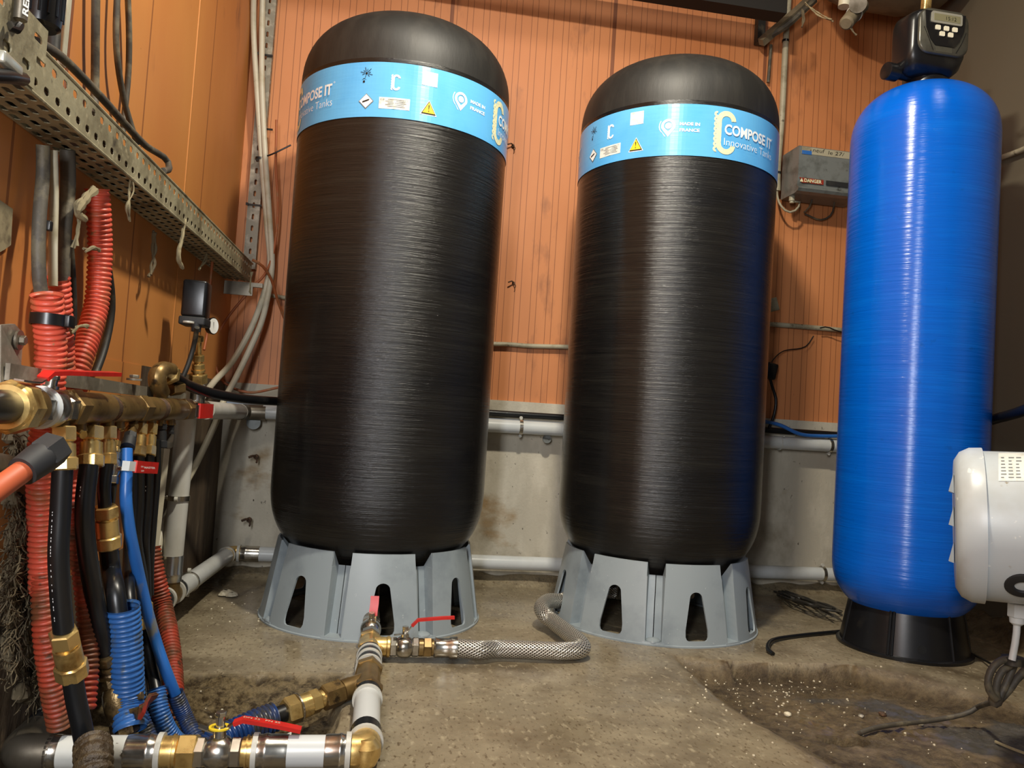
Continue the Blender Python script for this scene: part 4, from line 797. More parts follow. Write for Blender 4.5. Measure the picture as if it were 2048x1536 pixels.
# ------------------------------------------------------------------ cables under the tray
pipe_run('dusty_cable', 'leftmost thick dusty cable entering the strapped red conduit', [PU(86, 290, -0.505), PU(86, 350, -0.505), PU(80, 420, -0.50), PU(77, 490, -0.495), PU(79, 560, -0.49), PU(88, 620, -0.487)], 0.0092, 'old_cable', 'cable')
pipe_run('dusty_cable', 'slim pale dusty cable between two thick ones above red conduit', [PU(106, 300, -0.50), PU(108, 400, -0.50), PU(106, 480, -0.497), PU(106, 575, -0.492)], 0.0065, 'white_cable', 'cable')
pipe_run('dusty_cable', 'thick dark cable right of slim pale one above red conduit', [PU(135, 300, -0.505), PU(136, 380, -0.505), PU(128, 460, -0.502), PU(124, 580, -0.50)], 0.0110, 'old_cable', 'cable')
pipe_run('dusty_cable', 'thin dark cable hanging between the two red conduits', [PU(140, 480, -0.50), PU(146, 570, -0.498), PU(147, 640, -0.496), PU(141, 700, -0.495), PU(142, 760, -0.495)], 0.0052, 'dark_cable', 'cable')
pipe_run('dusty_cable', 'dark cable bowed out behind the tall red conduit', [PU(214, 520, -0.52), PU(223, 590, -0.52), PU(221, 640, -0.52), PU(208, 700, -0.52), PU(190, 750, -0.52)], 0.0068, 'dark_cable', 'cable')
m = MB(); m.box(PU(98, 452, -0.488), (0.008, 0.010, 0.015), bev=0.002); one(m, 'cable_clip', 'black_plastic', 'small square black clip between dusty cables under the tray', 'clip')
def corr_run(label, pts, r, mt, pitch=0.0085, depth=0.003, n=22, name='corrugated_conduit'):
    m = MB(); m.corr(pts, r, pitch, depth, n); return one(m, name, mt, label, 'conduit')
corr_run('red corrugated conduit with black strap, left of the pair above the manifold', [PU(94, 590, -0.470), PU(98, 640, -0.470), PU(102, 700, -0.470), PU(98, 780, -0.472), PU(92, 860, -0.475), PU(84, 920, -0.480), PU(84, 1000, -0.483), PU(86, 1080, -0.483), PU(88, 1180, -0.48)], 0.0215, 'red_hose')
corr_run('red corrugated conduit mostly hidden behind the strapped one', [PU(112, 556, -0.502), PU(118, 640, -0.502), PU(122, 720, -0.502), PU(124, 800, -0.502), PU(122, 900, -0.50), PU(130, 1000, -0.50), PU(140, 1120, -0.48)], 0.0205, 'red_hose')
corr_run('tall red corrugated conduit curving down left beside bare orange wall', [PU(194, 378, -0.502), PU(197, 420, -0.50), PU(200, 480, -0.50), PU(199, 540, -0.50), PU(193, 610, -0.50), PU(177, 670, -0.50), PU(160, 720, -0.50), PU(150, 765, -0.50), PU(143, 830, -0.50), PU(140, 920, -0.50), PU(146, 1020, -0.48)], 0.0205, 'red_hose')
q = PU(98, 640, -0.470)
m = MB(); m.lathe(q-Zu*0.008, Zu, [(0, 0.0222), (0, 0.0245), (0.016, 0.0245), (0.016, 0.0222)], 28, closed=False)
m.box(q+Vector((0.024, 0.004, 0)), (0.012, 0.022, 0.018), bev=0.002); one(m, 'strap', 'black_plastic', 'black ribbed plastic strap around the left red conduit', 'strap')
corr_run('muddy red corrugated conduit behind the black hoses, going into the trench', [PU(146, 1010, -0.46), PU(160, 1100, -0.45), PU(172, 1200, -0.44), PU(178, 1300, -0.43), PU(170, 1420, -0.42)], 0.0165, 'dirty_red_hose')
corr_run('muddy red corrugated conduit at far left below the grey horizontal pipe', [PU(88, 1140, -0.48), PU(92, 1260, -0.47), PU(104, 1360, -0.46), PU(120, 1450, -0.45)], 0.0190, 'dirty_red_hose')
corr_run('red corrugated conduit leaning right at the end of hoses by the wet floor', [PU(303, 1095, -0.475), PU(312, 1150, -0.46), PU(326, 1210, -0.44), PU(338, 1270, -0.41), PU(345, 1330, -0.385), PU(348, 1400, -0.36), PU(352, 1450, -0.35)], 0.0200, 'dirty_red_hose')
corr_run('wide blue corrugated sleeve swallowing two black hoses', [PU(245, 1212, -0.39), PU(250, 1270, -0.385), PU(253, 1330, -0.38), PU(256, 1400, -0.375), PU(262, 1460, -0.36)], 0.0268, 'blue_hose', name='corrugated_sleeve')
corr_run('dark blue corrugated sleeve bending right behind the near floor pipe', [PU(312, 1376, -0.36), PU(322, 1430, -0.345), PU(345, 1475, -0.325), PU(380, 1500, -0.30)], 0.0165, 'blue_hose', 0.0055, 0.002, name='corrugated_sleeve')
corr_run('grey mud-coated corrugated sleeve on the speckled blue pipe', [PU(350, 1386, -0.335), PU(368, 1430, -0.318), PU(392, 1478, -0.29), PU(410, 1510, -0.27)], 0.0150, 'muddy_blue', 0.0050, 0.0018, name='corrugated_sleeve')
corr_run('small grey-blue corrugated sleeve tip between muddy valve and steel sleeve', [PU(282, 1430, -0.36), PU(296, 1468, -0.345), PU(310, 1500, -0.33)], 0.0125, 'muddy_blue', 0.005, 0.0018, name='corrugated_sleeve')
# ================================================================== MANIFOLD
UM = -0.455; RM = 0.0222
def vm(px): return PU(px, 815, UM).y
zm = lambda v: 0.5575-0.0005*(v-1)
def MP(px): v = vm(px); return Vector((UM, v, zm(v)))
t = thing('brass_manifold', 'tarnished brass manifold running along the left wall at mid height', 'manifold', MP(200))
def mseg(name, px0, px1, r, m_='old_brass', hexa=False, n=32):
    a_, b_ = MP(px0), MP(px1); k = MB()
    if hexa: k.hexn(a_, Yv, 0, (b_-a_).y, r, phase=0.35)
    else: k.lathe(a_, Yv, [(0, r*0.96), (0.003, r), ((b_-a_).y-0.003, r), ((b_-a_).y, r*0.96)], n)
    return k.build(name, m_, t)
mseg('end_hex', 127, 148, RM*1.34, 'old_brass', True); mseg('body', 148, 209, RM*1.12); mseg('body', 219, 268, RM*1.10); mseg('hex', 268, 284, RM*1.24, 'old_brass', True)
mseg('body', 284, 309, RM*1.10); mseg('body', 319, 360, RM*1.10); mseg('hex', 360, 374, RM*1.24, 'old_brass', True)
for a_, b_ in ((209, 219), (309, 319)):
    k = MB(); A_, B_ = MP(a_), MP(b_); L_ = (B_-A_).y; k.corr([A_, B_], RM*1.04, 0.0045, 0.0022, 20); k.build('hemp_joint', 'rust', t)
for px in (127, 160, 187, 217, 238, 265, 283, 303, 323, 342):
    k = MB(); q = MP(px); k.lathe(q-Zu*(RM*0.7), -Zu, [(0, 0.0115), (0.012, 0.0115), (0.016, 0.013), (0.019, 0.013)], 20); k.build('outlet', 'old_brass', t)
# nickel valve at far end with red handle, brass end piece
p = MP(376)
ball_valve('ball_valve', 'nickel valve with small red handle at the far end of the manifold', p, Yv, 0.10, RM*1.02, Xu, [PU(392, 822, -0.415), PU(398, 822, -0.412), PU(404, 822, -0.410), PU(424, 822, -0.410)], 'steel', 'steel', 'red', 0.5, 0.012, w=0.030)
m = MB(); q = MP(376)+Vector((0, 0.115, 0.0)); m.lathe(q-Yv*0.014, Yv, [(0, RM*0.95), (0.006, RM*1.1), (0.06, RM*1.12), (0.07, RM*1.05)], 24); m.lathe(q+Vector((-0.02, -0.02, 0)), -Zu, [(0, 0.024), (0.02, 0.024)], 20); one(m, 'pipe_tee', 'steel', 'steel tee joining manifold valve to the white pipes', 'fitting')
# near valve
p = MP(56); L_ = (MP(127)-p).y
lv = [PU(38, 760, -0.44), PU(52, 762, -0.44), PU(75, 764, -0.438), PU(86, 757, -0.437), PU(98, 746, -0.435), PU(130, 745, -0.43), PU(180, 747, -0.428), PU(234, 748, -0.425)]
ball_valve('ball_valve', 'big nickel valve with long red lever on the near end of manifold', p, Yv, L_, RM*1.22, (0.10, 0, 1), lv, 'steel', 'steel', 'red', 0.62, 0.017, w=0.013)
t = thing('hose_coupling', 'large brass coupling nut with black pipe at the left photo edge', 'fitting', MP(20))
m = MB(); a_ = MP(60); m.lathe(a_, -Yv, [(0, RM*1.22), (0.005, RM*1.3), (0.022, RM*1.3), (0.024, RM*1.2), (0.030, RM*1.2)], 32); m.build('body', 'old_brass', t)
m = MB(); m.hexn(a_-Yv*0.030, -Yv, 0, 0.035, RM*1.55, n=8); m.lathe(a_-Yv*0.065, -Yv, [(0, RM*1.35), (0.004, RM*1.25)], 32); m.build('nut', 'brass', t)
m = MB(); m.lathe(a_-Yv*0.06, -Yv, [(0, RM*0.95), (0.30, RM*0.95)], 28); m.build('black_pipe', 'black_rubber', t)
m = MB(); m.lathe(MP(76), Yv, [(0, RM*1.22), (0.006, RM*1.34), (0.012, RM*1.22)], 32); m.build('gasket_ring', 'clean_pipe', t)
# supporting flat bar and bracket
t = thing('support_bar', 'dirty galvanised flat bar clamping the manifold, upright bracket at its left end', 'bracket', PU(60, 750, -0.47))
A_ = PU(20, 742, -0.475); B_ = PU(372, 795, -0.475)
m = MB(); dd = (B_-A_).normalized(); ang = Matrix(((0, dd.x, 0), (1, dd.y, 0), (0, dd.z, 1)))
m.add([A_+Zu*0.010, B_+Zu*0.010, B_-Zu*0.010, A_-Zu*0.012, A_+Zu*0.010-Xu*0.006, B_+Zu*0.010-Xu*0.006, B_-Zu*0.010-Xu*0.006, A_-Zu*0.012-Xu*0.006], [(0, 1, 2, 3), (7, 6, 5, 4), (0, 4, 5, 1), (1, 5, 6, 2), (2, 6, 7, 3), (3, 7, 4, 0)])
m.build('bar', 'galv', t, flat=True)
m = MB(); P_ = [PU(2, 650, -0.49), PU(30, 648, -0.49), PU(47, 668, -0.49), PU(42, 735, -0.488), PU(60, 745, -0.482), PU(60, 762, -0.48), PU(2, 775, -0.48)]
k = len(P_); m.add(P_+[q-Xu*0.006 for q in P_], [tuple(range(k))[::-1], tuple(range(k, 2*k))]+[(i, (i+1) % k, k+(i+1) % k, k+i) for i in range(k)]); m.build('bracket_plate', 'galv', t, flat=True)
q = PU(36, 680, -0.487); m = MB(); m.lathe(q, Xu, [(0, 0.0135), (0.003, 0.0135)], 24); m.build('washer', 'dull_steel', t); m = MB(); m.hexn(q+Xu*0.003, Xu, 0, 0.007, 0.0065); m.build('bolt_head', 'dull_steel', t)
for (x_, y_) in ((268, 762), (320, 772)):
    m = MB(); q = PU(x_, y_, -0.475); m.hexn(q+Zu*0.006, Zu, 0, 0.006, 0.009); m.lathe(q+Zu*0.001, Zu, [(0, 0.014), (0.004, 0.014)], 18); m.build('bolt_head', 'galv', t)
# ------------------------------------------------------------------ fittings hanging from the manifold
def drop(label, pts, w, m='brass', fr=(0.34, 0.06, 0.30, 0.30), col=None, name='hose_fitting'):
    (x0, y0, u0), (x1, y1, u1) = pts; a_ = PU(x0, y0, u0); b_ = PU(x1, y1, u1); d = (b_-a_).normalized(); L = (b_-a_).length
    dep = (a_-cC).dot(cF); r = w/2*dep/FPX; t = thing(name, label, 'fitting', a_)
    k = MB(); k.hexn(a_, d, 0, L*fr[0], r*0.88, phase=0.5); k.build('upper_hex', m, t)
    k = MB(); k.lathe(a_, d, [(L*fr[0], r*0.66), (L*(fr[0]+fr[1]), r*0.66), (L*(fr[0]+fr[1]), r*0.82), (L*(1-fr[3]), r*0.84)], 24); k.build('body', m, t)
    for q in range(2):
        a2 = 0.9+q*PI*0.72
        kk = MB(); ax, px_, py_ = frame(d); c = a_+d*(L*(fr[0]+fr[1]+fr[2]*0.45)); o_ = px_*math.cos(a2)+py_*math.sin(a2)
    k = MB(); k.hexn(a_, d, L*(1-fr[3]), L, r, phase=0.2, n=8); k.build('nut', m, t)
    return a_, b_, r
def hose(label, pts, wpx, m='black_rubber', name='rubber_hose', marks=None):
    P_ = [PU(*q) for q in pts]; dep = (P_[0]-cC).dot(cF); r = wpx/2*dep/FPX; k = MB(); k.tube(P_, r, 22, step=0.012); o = one(k, name, m, label, 'hose')
    if marks:
        # dashed white print down the camera side
        path = catmull(P_, 0.004); g = MB(); rnd = random.Random(marks[2]); i = int(len(path)*marks[0])
        while i < int(len(path)*marks[1])-2:
            q = path[i]; d = (path[i+1]-q).normalized(); v = (cC-q); v = (v-d*v.dot(d)).normalized(); s_ = d.cross(v); a2 = marks[3]; n_ = v*math.cos(a2)+s_*math.sin(a2); tt = d.cross(n_)
            l = rnd.uniform(0.0015, 0.0032); wd = 0.0011; c = q+n_*(r+0.0004)
            g.add([c-d*l/2-tt*wd/2, c+d*l/2-tt*wd/2, c+d*l/2+tt*wd/2, c-d*l/2+tt*wd/2], [(0, 1, 2, 3)]); i += rnd.choice((1, 1, 2, 2, 3))
        g.build('printed_marks', 'grey_ink' if 0 else 'white_ink', o, flat=True)
    return o
drop('brass fitting above the leftmost straight black hose', [(126, 853, -0.447), (126, 941, -0.440)], 56)
hose('leftmost straight black hose from the manifold to a brass coupling', [(125, 938, -0.44), (121, 1020, -0.438), (117, 1110, -0.435), (121, 1190, -0.43), (127, 1262, -0.425)], 39, marks=(0.25, 0.96, 1, 0.75))
drop('brass coupling joining the two pieces of leftmost black hose', [(126, 1262, -0.425), (146, 1352, -0.418)], 64, fr=(0.30, 0.05, 0.32, 0.30), name='hose_coupling')
hose('lower piece of leftmost black hose, going into the mud sleeve', [(143, 1342, -0.418), (152, 1400, -0.410), (163, 1450, -0.400), (172, 1500, -0.392)], 39)
corr_run('brown mud-caked corrugated sleeve wrapped over the near floor pipe', [PU(186, 1492, -0.375), PU(187, 1520, -0.365), PU(188, 1570, -0.355), PU(188, 1620, -0.35)], 0.0265, 'soil', 0.012, 0.004, name='corrugated_sleeve')
m = MB(); m.lathe(PU(158, 866, -0.445), Vector((0.75, -0.6, -0.2)), [(0, 0.006), (0.012, 0.006)], 16); one(m, 'bleed_screw', 'brass', 'round brass bleed screw beside the first hose fitting', 'screw')
drop('small brass fitting between first and second hose fittings', [(161, 850, -0.452), (161, 868, -0.450)], 24, fr=(0.6, 0.05, 0.05, 0.30))
drop('brass fitting above the second black hose', [(184, 853, -0.447), (181, 934, -0.440)], 51)
hose('second black hose, curving right to muddy coupling', [(178, 930, -0.44), (170, 1000, -0.438), (170, 1060, -0.435), (178, 1130, -0.43), (190, 1200, -0.425), (203, 1260, -0.415), (212, 1310, -0.41)], 36, marks=(0.12, 0.20, 2, 0.55))
a_, b_, r_ = drop('brass coupling end on the second hose above a mud-coated valve', [(211, 1305, -0.41), (222, 1345, -0.405)], 60, fr=(0.42, 0.04, 0.20, 0.30), m='dirty_brass', name='hose_coupling')
p = PU(222, 1345, -0.405); d = (PU(252, 1470, -0.37)-p); L_ = d.length
h0 = PU(262, 1425, -0.375)
ball_valve('ball_valve', 'mud-coated brass valve with dirty red butterfly handle by the trench', p, d, L_, 0.0215, (0.85, -0.1, 0.35), [PU(262, 1430, -0.36), PU(280, 1425, -0.345), PU(292, 1415, -0.335), PU(300, 1400, -0.330), PU(308, 1388, -0.325)], 'dirty_brass', 'dirty_brass', 'dirty_red', 0.4, 0.016, w=0.022)
drop('brass fitting above the third black hose', [(217, 853, -0.448), (216, 930, -0.441)], 36)
hose('upper piece of third black hose ending at the mid-height coupling', [(214, 928, -0.44), (208, 975, -0.44), (210, 1018, -0.438)], 25)
drop('brass coupling at mid height between second black hose and blue pipe', [(211, 1012, -0.438), (216, 1096, -0.433)], 54, fr=(0.28, 0.05, 0.36, 0.30), name='hose_coupling')
hose('dusty black hose with grey stripe running into blue corrugated sleeve', [(216, 1092, -0.433), (222, 1140, -0.428), (230, 1180, -0.405), (238, 1240, -0.392)], 36, marks=None)
hose('thin black hose entering blue sleeve behind the blue pipe', [(262, 930, -0.455), (263, 1000, -0.450), (258, 1100, -0.445), (257, 1180, -0.410), (262, 1250, -0.392)], 22)
# small copper line with red lever valve
drop('small brass fitting with copper pipe above the red labelled valve', [(238, 846, -0.452), (238, 862, -0.452)], 20, fr=(0.5, 0.05, 0.15, 0.30))
pipe_run('copper_pipe', 'short copper pipe between brass fitting and small valve', [PU(236, 860, -0.448), PU(234, 885, -0.448)], 0.0042, 'copper', 'pipe')
drop('lower small brass nut under the short copper pipe', [(233, 882, -0.448), (230, 905, -0.446)], 19, fr=(0.5, 0.05, 0.15, 0.30))
p = PU(231, 905, -0.446); d = PU(224, 968, -0.442)-p
lv = [PU(244, 931, -0.415), PU(258, 932, -0.405), PU(270, 933, -0.402), PU(280, 934, -0.401), PU(294, 935, -0.400), PU(313, 936, -0.399)]
tv = ball_valve('ball_valve', 'small nickel valve with red and silver lever pointing right, lettered', p, d, d.length, 0.0105, (0.9, -0.35, 0), lv, 'steel', 'clean_pipe', 'red', 0.6, 0.014, w=0.018)
A_, B_ = PU(282, 937, -0.3945), PU(311, 938.5, -0.393); upn = (PU(296, 920, -0.394)-PU(296, 940, -0.394)).normalized()
m = MB(); fx = lambda x, y: A_.lerp(B_, x)+upn*y+(cC-A_).normalized()*0.001
put_text(m, 'MASTER', fx, 0.22, 0.98, 0.0005, 0.0035, 0.02); put_text(m, 'OFF', fx, 0.0, 0.2, -0.0055, 0.0026, 0.02); put_text(m, 'ON', fx, 0.0, 0.16, 0.0022, 0.0026, 0.02); m.build('lettering', 'white_ink', tv, flat=True)
pipe_run('rubber_hose', 'thin black hose continuing below the small nickel valve', [PU(224, 965, -0.442), PU(222, 990, -0.45), PU(215, 1040, -0.46), PU(205, 1100, -0.47)], 0.008, 'black_rubber', 'hose')
# blue pipe
drop('brass and black plastic fitting above the bright blue pipe', [(265, 848, -0.450), (254, 900, -0.435)], 26, m='old_brass', fr=(0.20, 0.1, 0.10, 0.58))
m = MB(); a_ = PU(262, 868, -0.437); d = (PU(253, 902, -0.433)-a_).normalized(); m.hexn(a_, d, 0, 0.013, 0.0112); m.lathe(a_, d, [(0.013, 0.0115), (0.034, 0.0125)], 20); one(m, 'pipe_socket', 'matt_black', 'black plastic socket gripping the top of the blue pipe', 'fitting')
hose('bright blue pipe with mud smears sweeping down right past the hoses', [(253, 898, -0.432), (253, 950, -0.425), (252, 1000, -0.42), (259, 1060, -0.415), (269, 1110, -0.41), (280, 1160, -0.405), (293, 1215, -0.395), (308, 1270, -0.38), (324, 1320, -0.36), (340, 1362, -0.345), (352, 1392, -0.335)], 23, 'blue_pipe', 'plastic_pipe')
drop('left one of two brass fittings right of blue pipe', [(282, 848, -0.450), (276, 913, -0.444)], 30)
drop('right one of two brass fittings right of blue pipe', [(304, 848, -0.450), (298, 912, -0.444)], 26)
hose('black hose with dotted print directly right of the blue pipe', [(276, 908, -0.446), (276, 1000, -0.446), (272, 1080, -0.446), (284, 1160, -0.44), (288, 1230, -0.43)], 24, marks=(0.05, 0.8, 4, 0.5))
hose('black hose second to the right of the blue pipe', [(297, 908, -0.446), (294, 1000, -0.446), (288, 1080, -0.446), (290, 1140, -0.445), (292, 1200, -0.44)], 22, marks=(0.22, 0.30, 5, 0.3))
hose('black hose with shiny edge next to the white trunking', [(314, 880, -0.452), (313, 960, -0.452), (306, 1050, -0.452), (301, 1120, -0.452), (300, 1190, -0.45)], 15)
drop('grey and black clamp connector above the white trunking', [(323, 848, -0.452), (322, 896, -0.448)], 24, m='matt_black', fr=(0.25, 0.05, 0.36, 0.30))
drop('small black fitting at the last manifold outlet', [(342, 846, -0.452), (340, 868, -0.452)], 17, m='matt_black', fr=(0.3, 0.05, 0.3, 0.30))
hose('black hose emerging under the blue pipe, into dark blue sleeve', [(290, 1262, -0.40), (298, 1310, -0.385), (306, 1350, -0.375), (314, 1390, -0.36)], 23)
hose('thin black hose in the dark gap beside muddy valve', [(284, 1290, -0.40), (288, 1350, -0.39), (296, 1420, -0.37), (312, 1480, -0.34)], 10)
drop('brass coupling half hidden behind the blue pipe near the red conduit', [(290, 1205, -0.43), (294, 1272, -0.425)], 34, name='hose_coupling')
# grey horizontal pipe low on the left wall, foreground capped pipe
straight('wall_pipe', 'grimy white horizontal pipe low on the left wall behind hoses', PU(-30, 920, -0.508), PU(205, 958, -0.508), 0.0125, 'old_pipe')
t = thing('capped_pipe', 'blurred orange pipe with black hexagonal plastic cap at left edge', 'pipe', PV(60, 935, 0.72))
a_ = PV(114, 893, 0.74); b_ = PV(35, 950, 0.70); d = (b_-a_).normalized()
m = MB(); m.hexn(a_, d, 0, 0.021, 0.0150, phase=0.3); m.build('hex_cap', 'matt_black', t)
m = MB(); m.lathe(a_, d, [(0.019, 0.0138), (0.025, 0.0138), (0.042, 0.0125)], 24); m.build('socket', 'matt_black', t)
m = MB(); m.tube([a_+d*0.040, a_+d*0.08, a_+d*0.12+Vector((-0.01, 0, -0.012)), a_+d*0.2+Vector((-0.03, 0, -0.05))], 0.0092, 20); m.build('pipe', 'orange_blur', t)
# ------------------------------------------------------------------ pressure switch and its brass stack
t = thing('pressure_switch', 'black pressure switch box with small gauge on a brass stack', 'switch', PU(397, 640, -0.455))
q = PU(393, 603, -0.455); m = MB(); m.box(q+Zu*0.004, (0.055, 0.062, 0.088), bev=0.006); m.build('housing', 'black_plastic', t)
m = MB(); m.box(q-Zu*0.050, (0.060, 0.070, 0.020), bev=0.004); m.lathe(q+Vector((0.01, -0.025, -0.075)), Zu, [(0, 0.011), (0.02, 0.012)], 16); m.build('base', 'matt_black', t)
m = MB(); m.lathe(PU(377, 646, -0.44), Zu, [(0, 0.012), (0.004, 0.012)], 16); m.build('adjuster_cap', 'white_ring', t)
g0 = PU(427, 652, -0.435); m = MB(); gd = Vector((0.92, -0.38, 0.0)); m.lathe(g0-gd*0.012, gd, [(0, 0.02), (0.012, 0.022)], 28); g_ = m.build('gauge', 'black_plastic', t); m = MB(); m.lathe(g0+gd*0.0003, gd, [(0, 0.0195), (0.0012, 0.0195)], 28); m.build('dial', 'white_ink', g_); m = MB(); gs = gd.cross(Zu).normalized(); m.add([g0+gd*0.0022-Zu*0.010+gs*0.001, g0+gd*0.0022+Zu*0.010+gs*0.004, g0+gd*0.0022+Zu*0.010+gs*0.0025], [(0, 1, 2)]); m.build('needle', 'black_ink', g_, flat=True)
s0 = PU(397, 672, -0.455); s1 = PU(396, 782, -0.455); d = (s1-s0); L_ = d.length
for (f0, f1, rr, hx) in ((0, 0.10, 0.012, 1), (0.10, 0.34, 0.0075, 0), (0.34, 0.46, 0.014, 1), (0.46, 0.50, 0.010, 0), (0.50, 0.60, 0.015, 1), (0.60, 0.64, 0.017, 0), (0.64, 0.68, 0.013, 0), (0.68, 0.86, 0.022, 1), (0.86, 0.95, 0.017, 0), (0.95, 1.0, 0.021, 0)):
    m = MB()
    if hx: m.hexn(s0, d, L_*f0, L_*f1, rr, phase=0.4)
    else: m.lathe(s0, d, [(L_*f0, rr), (L_*f1, rr)], 20)
    m.build('brass_nut' if hx else 'brass_neck', 'brass' if f1 < 0.95 else 'white_ring', t)
m = MB(); m.lathe(s1, (0, 0, -1), [(0, 0.018), (0.03, 0.018)], 20); m.build('riser', 'steel', t)
pipe_run('rubber_hose', 'thin grey cable curving down left of the brass switch stack', [PU(394, 655, -0.44), PU(388, 690, -0.45), PU(376, 730, -0.46), PU(364, 758, -0.47)], 0.0058, 'dark_cable', 'cable')
t = thing('brass_elbow', 'tarnished brass elbow with nut feeding the thick black hose', 'fitting', PU(325, 760, -0.46))
m = MB(); m.tube([PU(322, 785, -0.46), PU(315, 765, -0.46), PU(316, 748, -0.46), PU(326, 740, -0.455), PU(340, 742, -0.45)], 0.018, 20, step=0.005); m.build('body', 'old_brass', t)
e0 = PU(336, 746, -0.452); d = (PU(366, 765, -0.445)-e0).normalized(); m = MB(); m.hexn(e0, d, 0, 0.020, 0.0225); m.build('nut', 'brass', t)
m = MB(); m.hexn(PU(340, 778, -0.458), Vector((0.3, 0.6, 0.1)), 0, 0.035, 0.016); m.build('lower_nut', 'old_brass', t)
pipe_run('rubber_hose', 'thick black hose from the brass elbow back behind the left tank', [e0+d*0.015, PU(375, 770, -0.44), PU(410, 783, -0.42), PU(450, 792, -0.39), PU(500, 799, -0.35), PU(560, 803, -0.29)], 0.0125, 'black_rubber', 'hose')
# anchors
def anchor(label, q, n_, s=0.012):
    m = MB(); n_ = Vector(n_); m.lathe(q, n_, [(-0.004, s*0.8), (0.004, s*0.7)], 9); m.tube([q, q+n_*0.012+Vector((-0.008, 0, 0.004)), q+n_*0.016+Vector((-0.022, 0, -0.002))], s*0.35, 7, step=0.004); m.tube([q+n_*0.004, q+n_*0.012+Vector((0.006, 0, -0.010)), q+n_*0.010+Vector((0.004, 0, -0.020))], s*0.25, 6, step=0.004)
    return one(m, 'wall_anchor', 'rust', label, 'anchor')
anchor('rusty anchor bolt in concrete left of left tank, upper one', PV(512, 914, 2.775), (0, -1, 0)); anchor('rusty anchor bolt in concrete left of left tank, lower one', PV(498, 1040, 2.775), (0, -1, 0))
anchor('dark wall plug in orange panel right of left tank label band', PV(1026, 292, 2.825), (0, -1, 0), 0.008)
anchor('dark wall plug in orange panel halfway down between the black tanks', PV(1027, 566, 2.825), (0, -1, 0), 0.007)
for (x_, y_, u_) in ((507, 845, 0.024), (1094, 878, 0.016)):
    q = PV(x_, y_, 2.7785); m = MB(); m.lathe(q, -Yv, [(-0.003, u_), (0.002, u_*0.96)], 24); one(m, 'form_plug', 'box_grey', 'round grey plug in the concrete '+('near the back left corner' if x_ < 600 else 'between the black tanks'), 'plug')
q = PZ(455, 1188, 0.004); m = MB()
for k in range(9): m.lathe(q+Vector((0.022*math.cos(k*2.1)*(0.4+0.07*k), 0.02*math.sin(k*1.7), 0)), Zu, [(0, 0.022-0.001*k), (0.004, 0.018-0.001*k), (0.009, 0.006)], 7, phase=k)
one(m, 'plaster_flake', 'stone', 'crumbled plaster flake on the wet floor left of tank stand', 'debris', flat=True)
# ------------------------------------------------------------------ cobwebs
def strand(label, P_, r=0.0018, mt='web', seed=1):
    rnd = random.Random(seed); m = MB()
    for k in range(3):
        j = [Vector(q)+Vector((rnd.uniform(-1, 1), rnd.uniform(-1, 1), rnd.uniform(-1, 1)))*0.004 for q in P_]
        ph = rnd.uniform(0, 6); m.tube(j, r, 6, step=0.004, rf=lambda L, rr, ph=ph: rr*(0.45+0.75*abs(math.sin(L*90+ph))*abs(math.sin(L*37+ph))+0.1))
    return one(m, 'cobweb_strand', mt, label, 'cobweb')
strand('pale cobweb strand hanging from tray above bare orange wall', [PU(262, 350, -0.457), PU(263, 380, -0.457), PU(257, 410, -0.457), PU(259, 440, -0.457)], seed=2)
strand('thick cobweb strand hanging from middle of the tray', [PU(368, 440, -0.457), PU(362, 475, -0.457), PU(358, 510, -0.457), PU(362, 534, -0.457)], 0.0032, seed=3)
strand('grey cobweb strand behind, left of the thick one', [PU(310, 465, -0.50), PU(308, 500, -0.505), PU(305, 530, -0.505), PU(299, 552, -0.505)], 0.0030, 'dark_web', seed=4)
strand('small cobweb tuft under far end of the tray', [PU(412, 510, -0.48), PU(408, 525, -0.48), PU(402, 538, -0.48)], 0.0025, seed=5)
strand('cobweb strand hanging from the tray far end', [PU(503, 545, -0.45), PU(502, 565, -0.45), PU(500, 586, -0.45)], 0.0022, seed=6)
strand('ragged cobweb curtain at top of the tall red conduit', [PU(190, 378, -0.475), PU(172, 395, -0.475), PU(158, 418, -0.475), PU(168, 436, -0.475)], 0.0055, seed=7)
strand('cobweb strand between dusty cables and tall red conduit', [PU(160, 430, -0.485), PU(154, 460, -0.485), PU(150, 495, -0.485)], 0.0022, seed=8)
strand('cobweb strand clinging across tall red conduit', [PU(172, 500, -0.475), PU(185, 495, -0.472), PU(196, 500, -0.47)], 0.0026, seed=9)
strand('pale cobweb strand across the base of the two red conduits', [PU(140, 662, -0.47), PU(155, 656, -0.47), PU(176, 652, -0.47)], 0.0022, seed=10)
def web_mass(label, boxes, seed):
    rnd = random.Random(seed); m = MB()
    for (x0, y0, x1, y1, n) in boxes:
        for k in range(n):
            x_ = rnd.uniform(x0, x1); y_ = rnd.uniform(y0, y1); u_ = rnd.uniform(-0.528, -0.50); P_ = [PU(x_, y_, u_)]
            dx = rnd.uniform(-10, 10); 
            for s_ in range(4): x_ += dx+rnd.uniform(-12, 12); y_ += rnd.uniform(-6, 26); P_.append(PU(x_, y_, min(-0.497, u_+rnd.uniform(-0.004, 0.010))))
            m.tube(P_, rnd.uniform(0.0004, 0.0012), 5, step=0.010)
        for k in range(n//3):
            q = PU(rnd.uniform(x0, x1), rnd.uniform(y0, y1), -0.518); s_ = rnd.uniform(0.006, 0.016); m.lathe(q-Zu*s_, Zu, [(0, s_*0.3), (s_*0.5, s_*0.9), (s_*1.3, s_*0.8), (s_*2, s_*0.2)], 7, phase=k)
    o = one(m, 'cobweb_mass', 'dark_web', label, 'cobweb'); o['kind'] = 'stuff'; return o
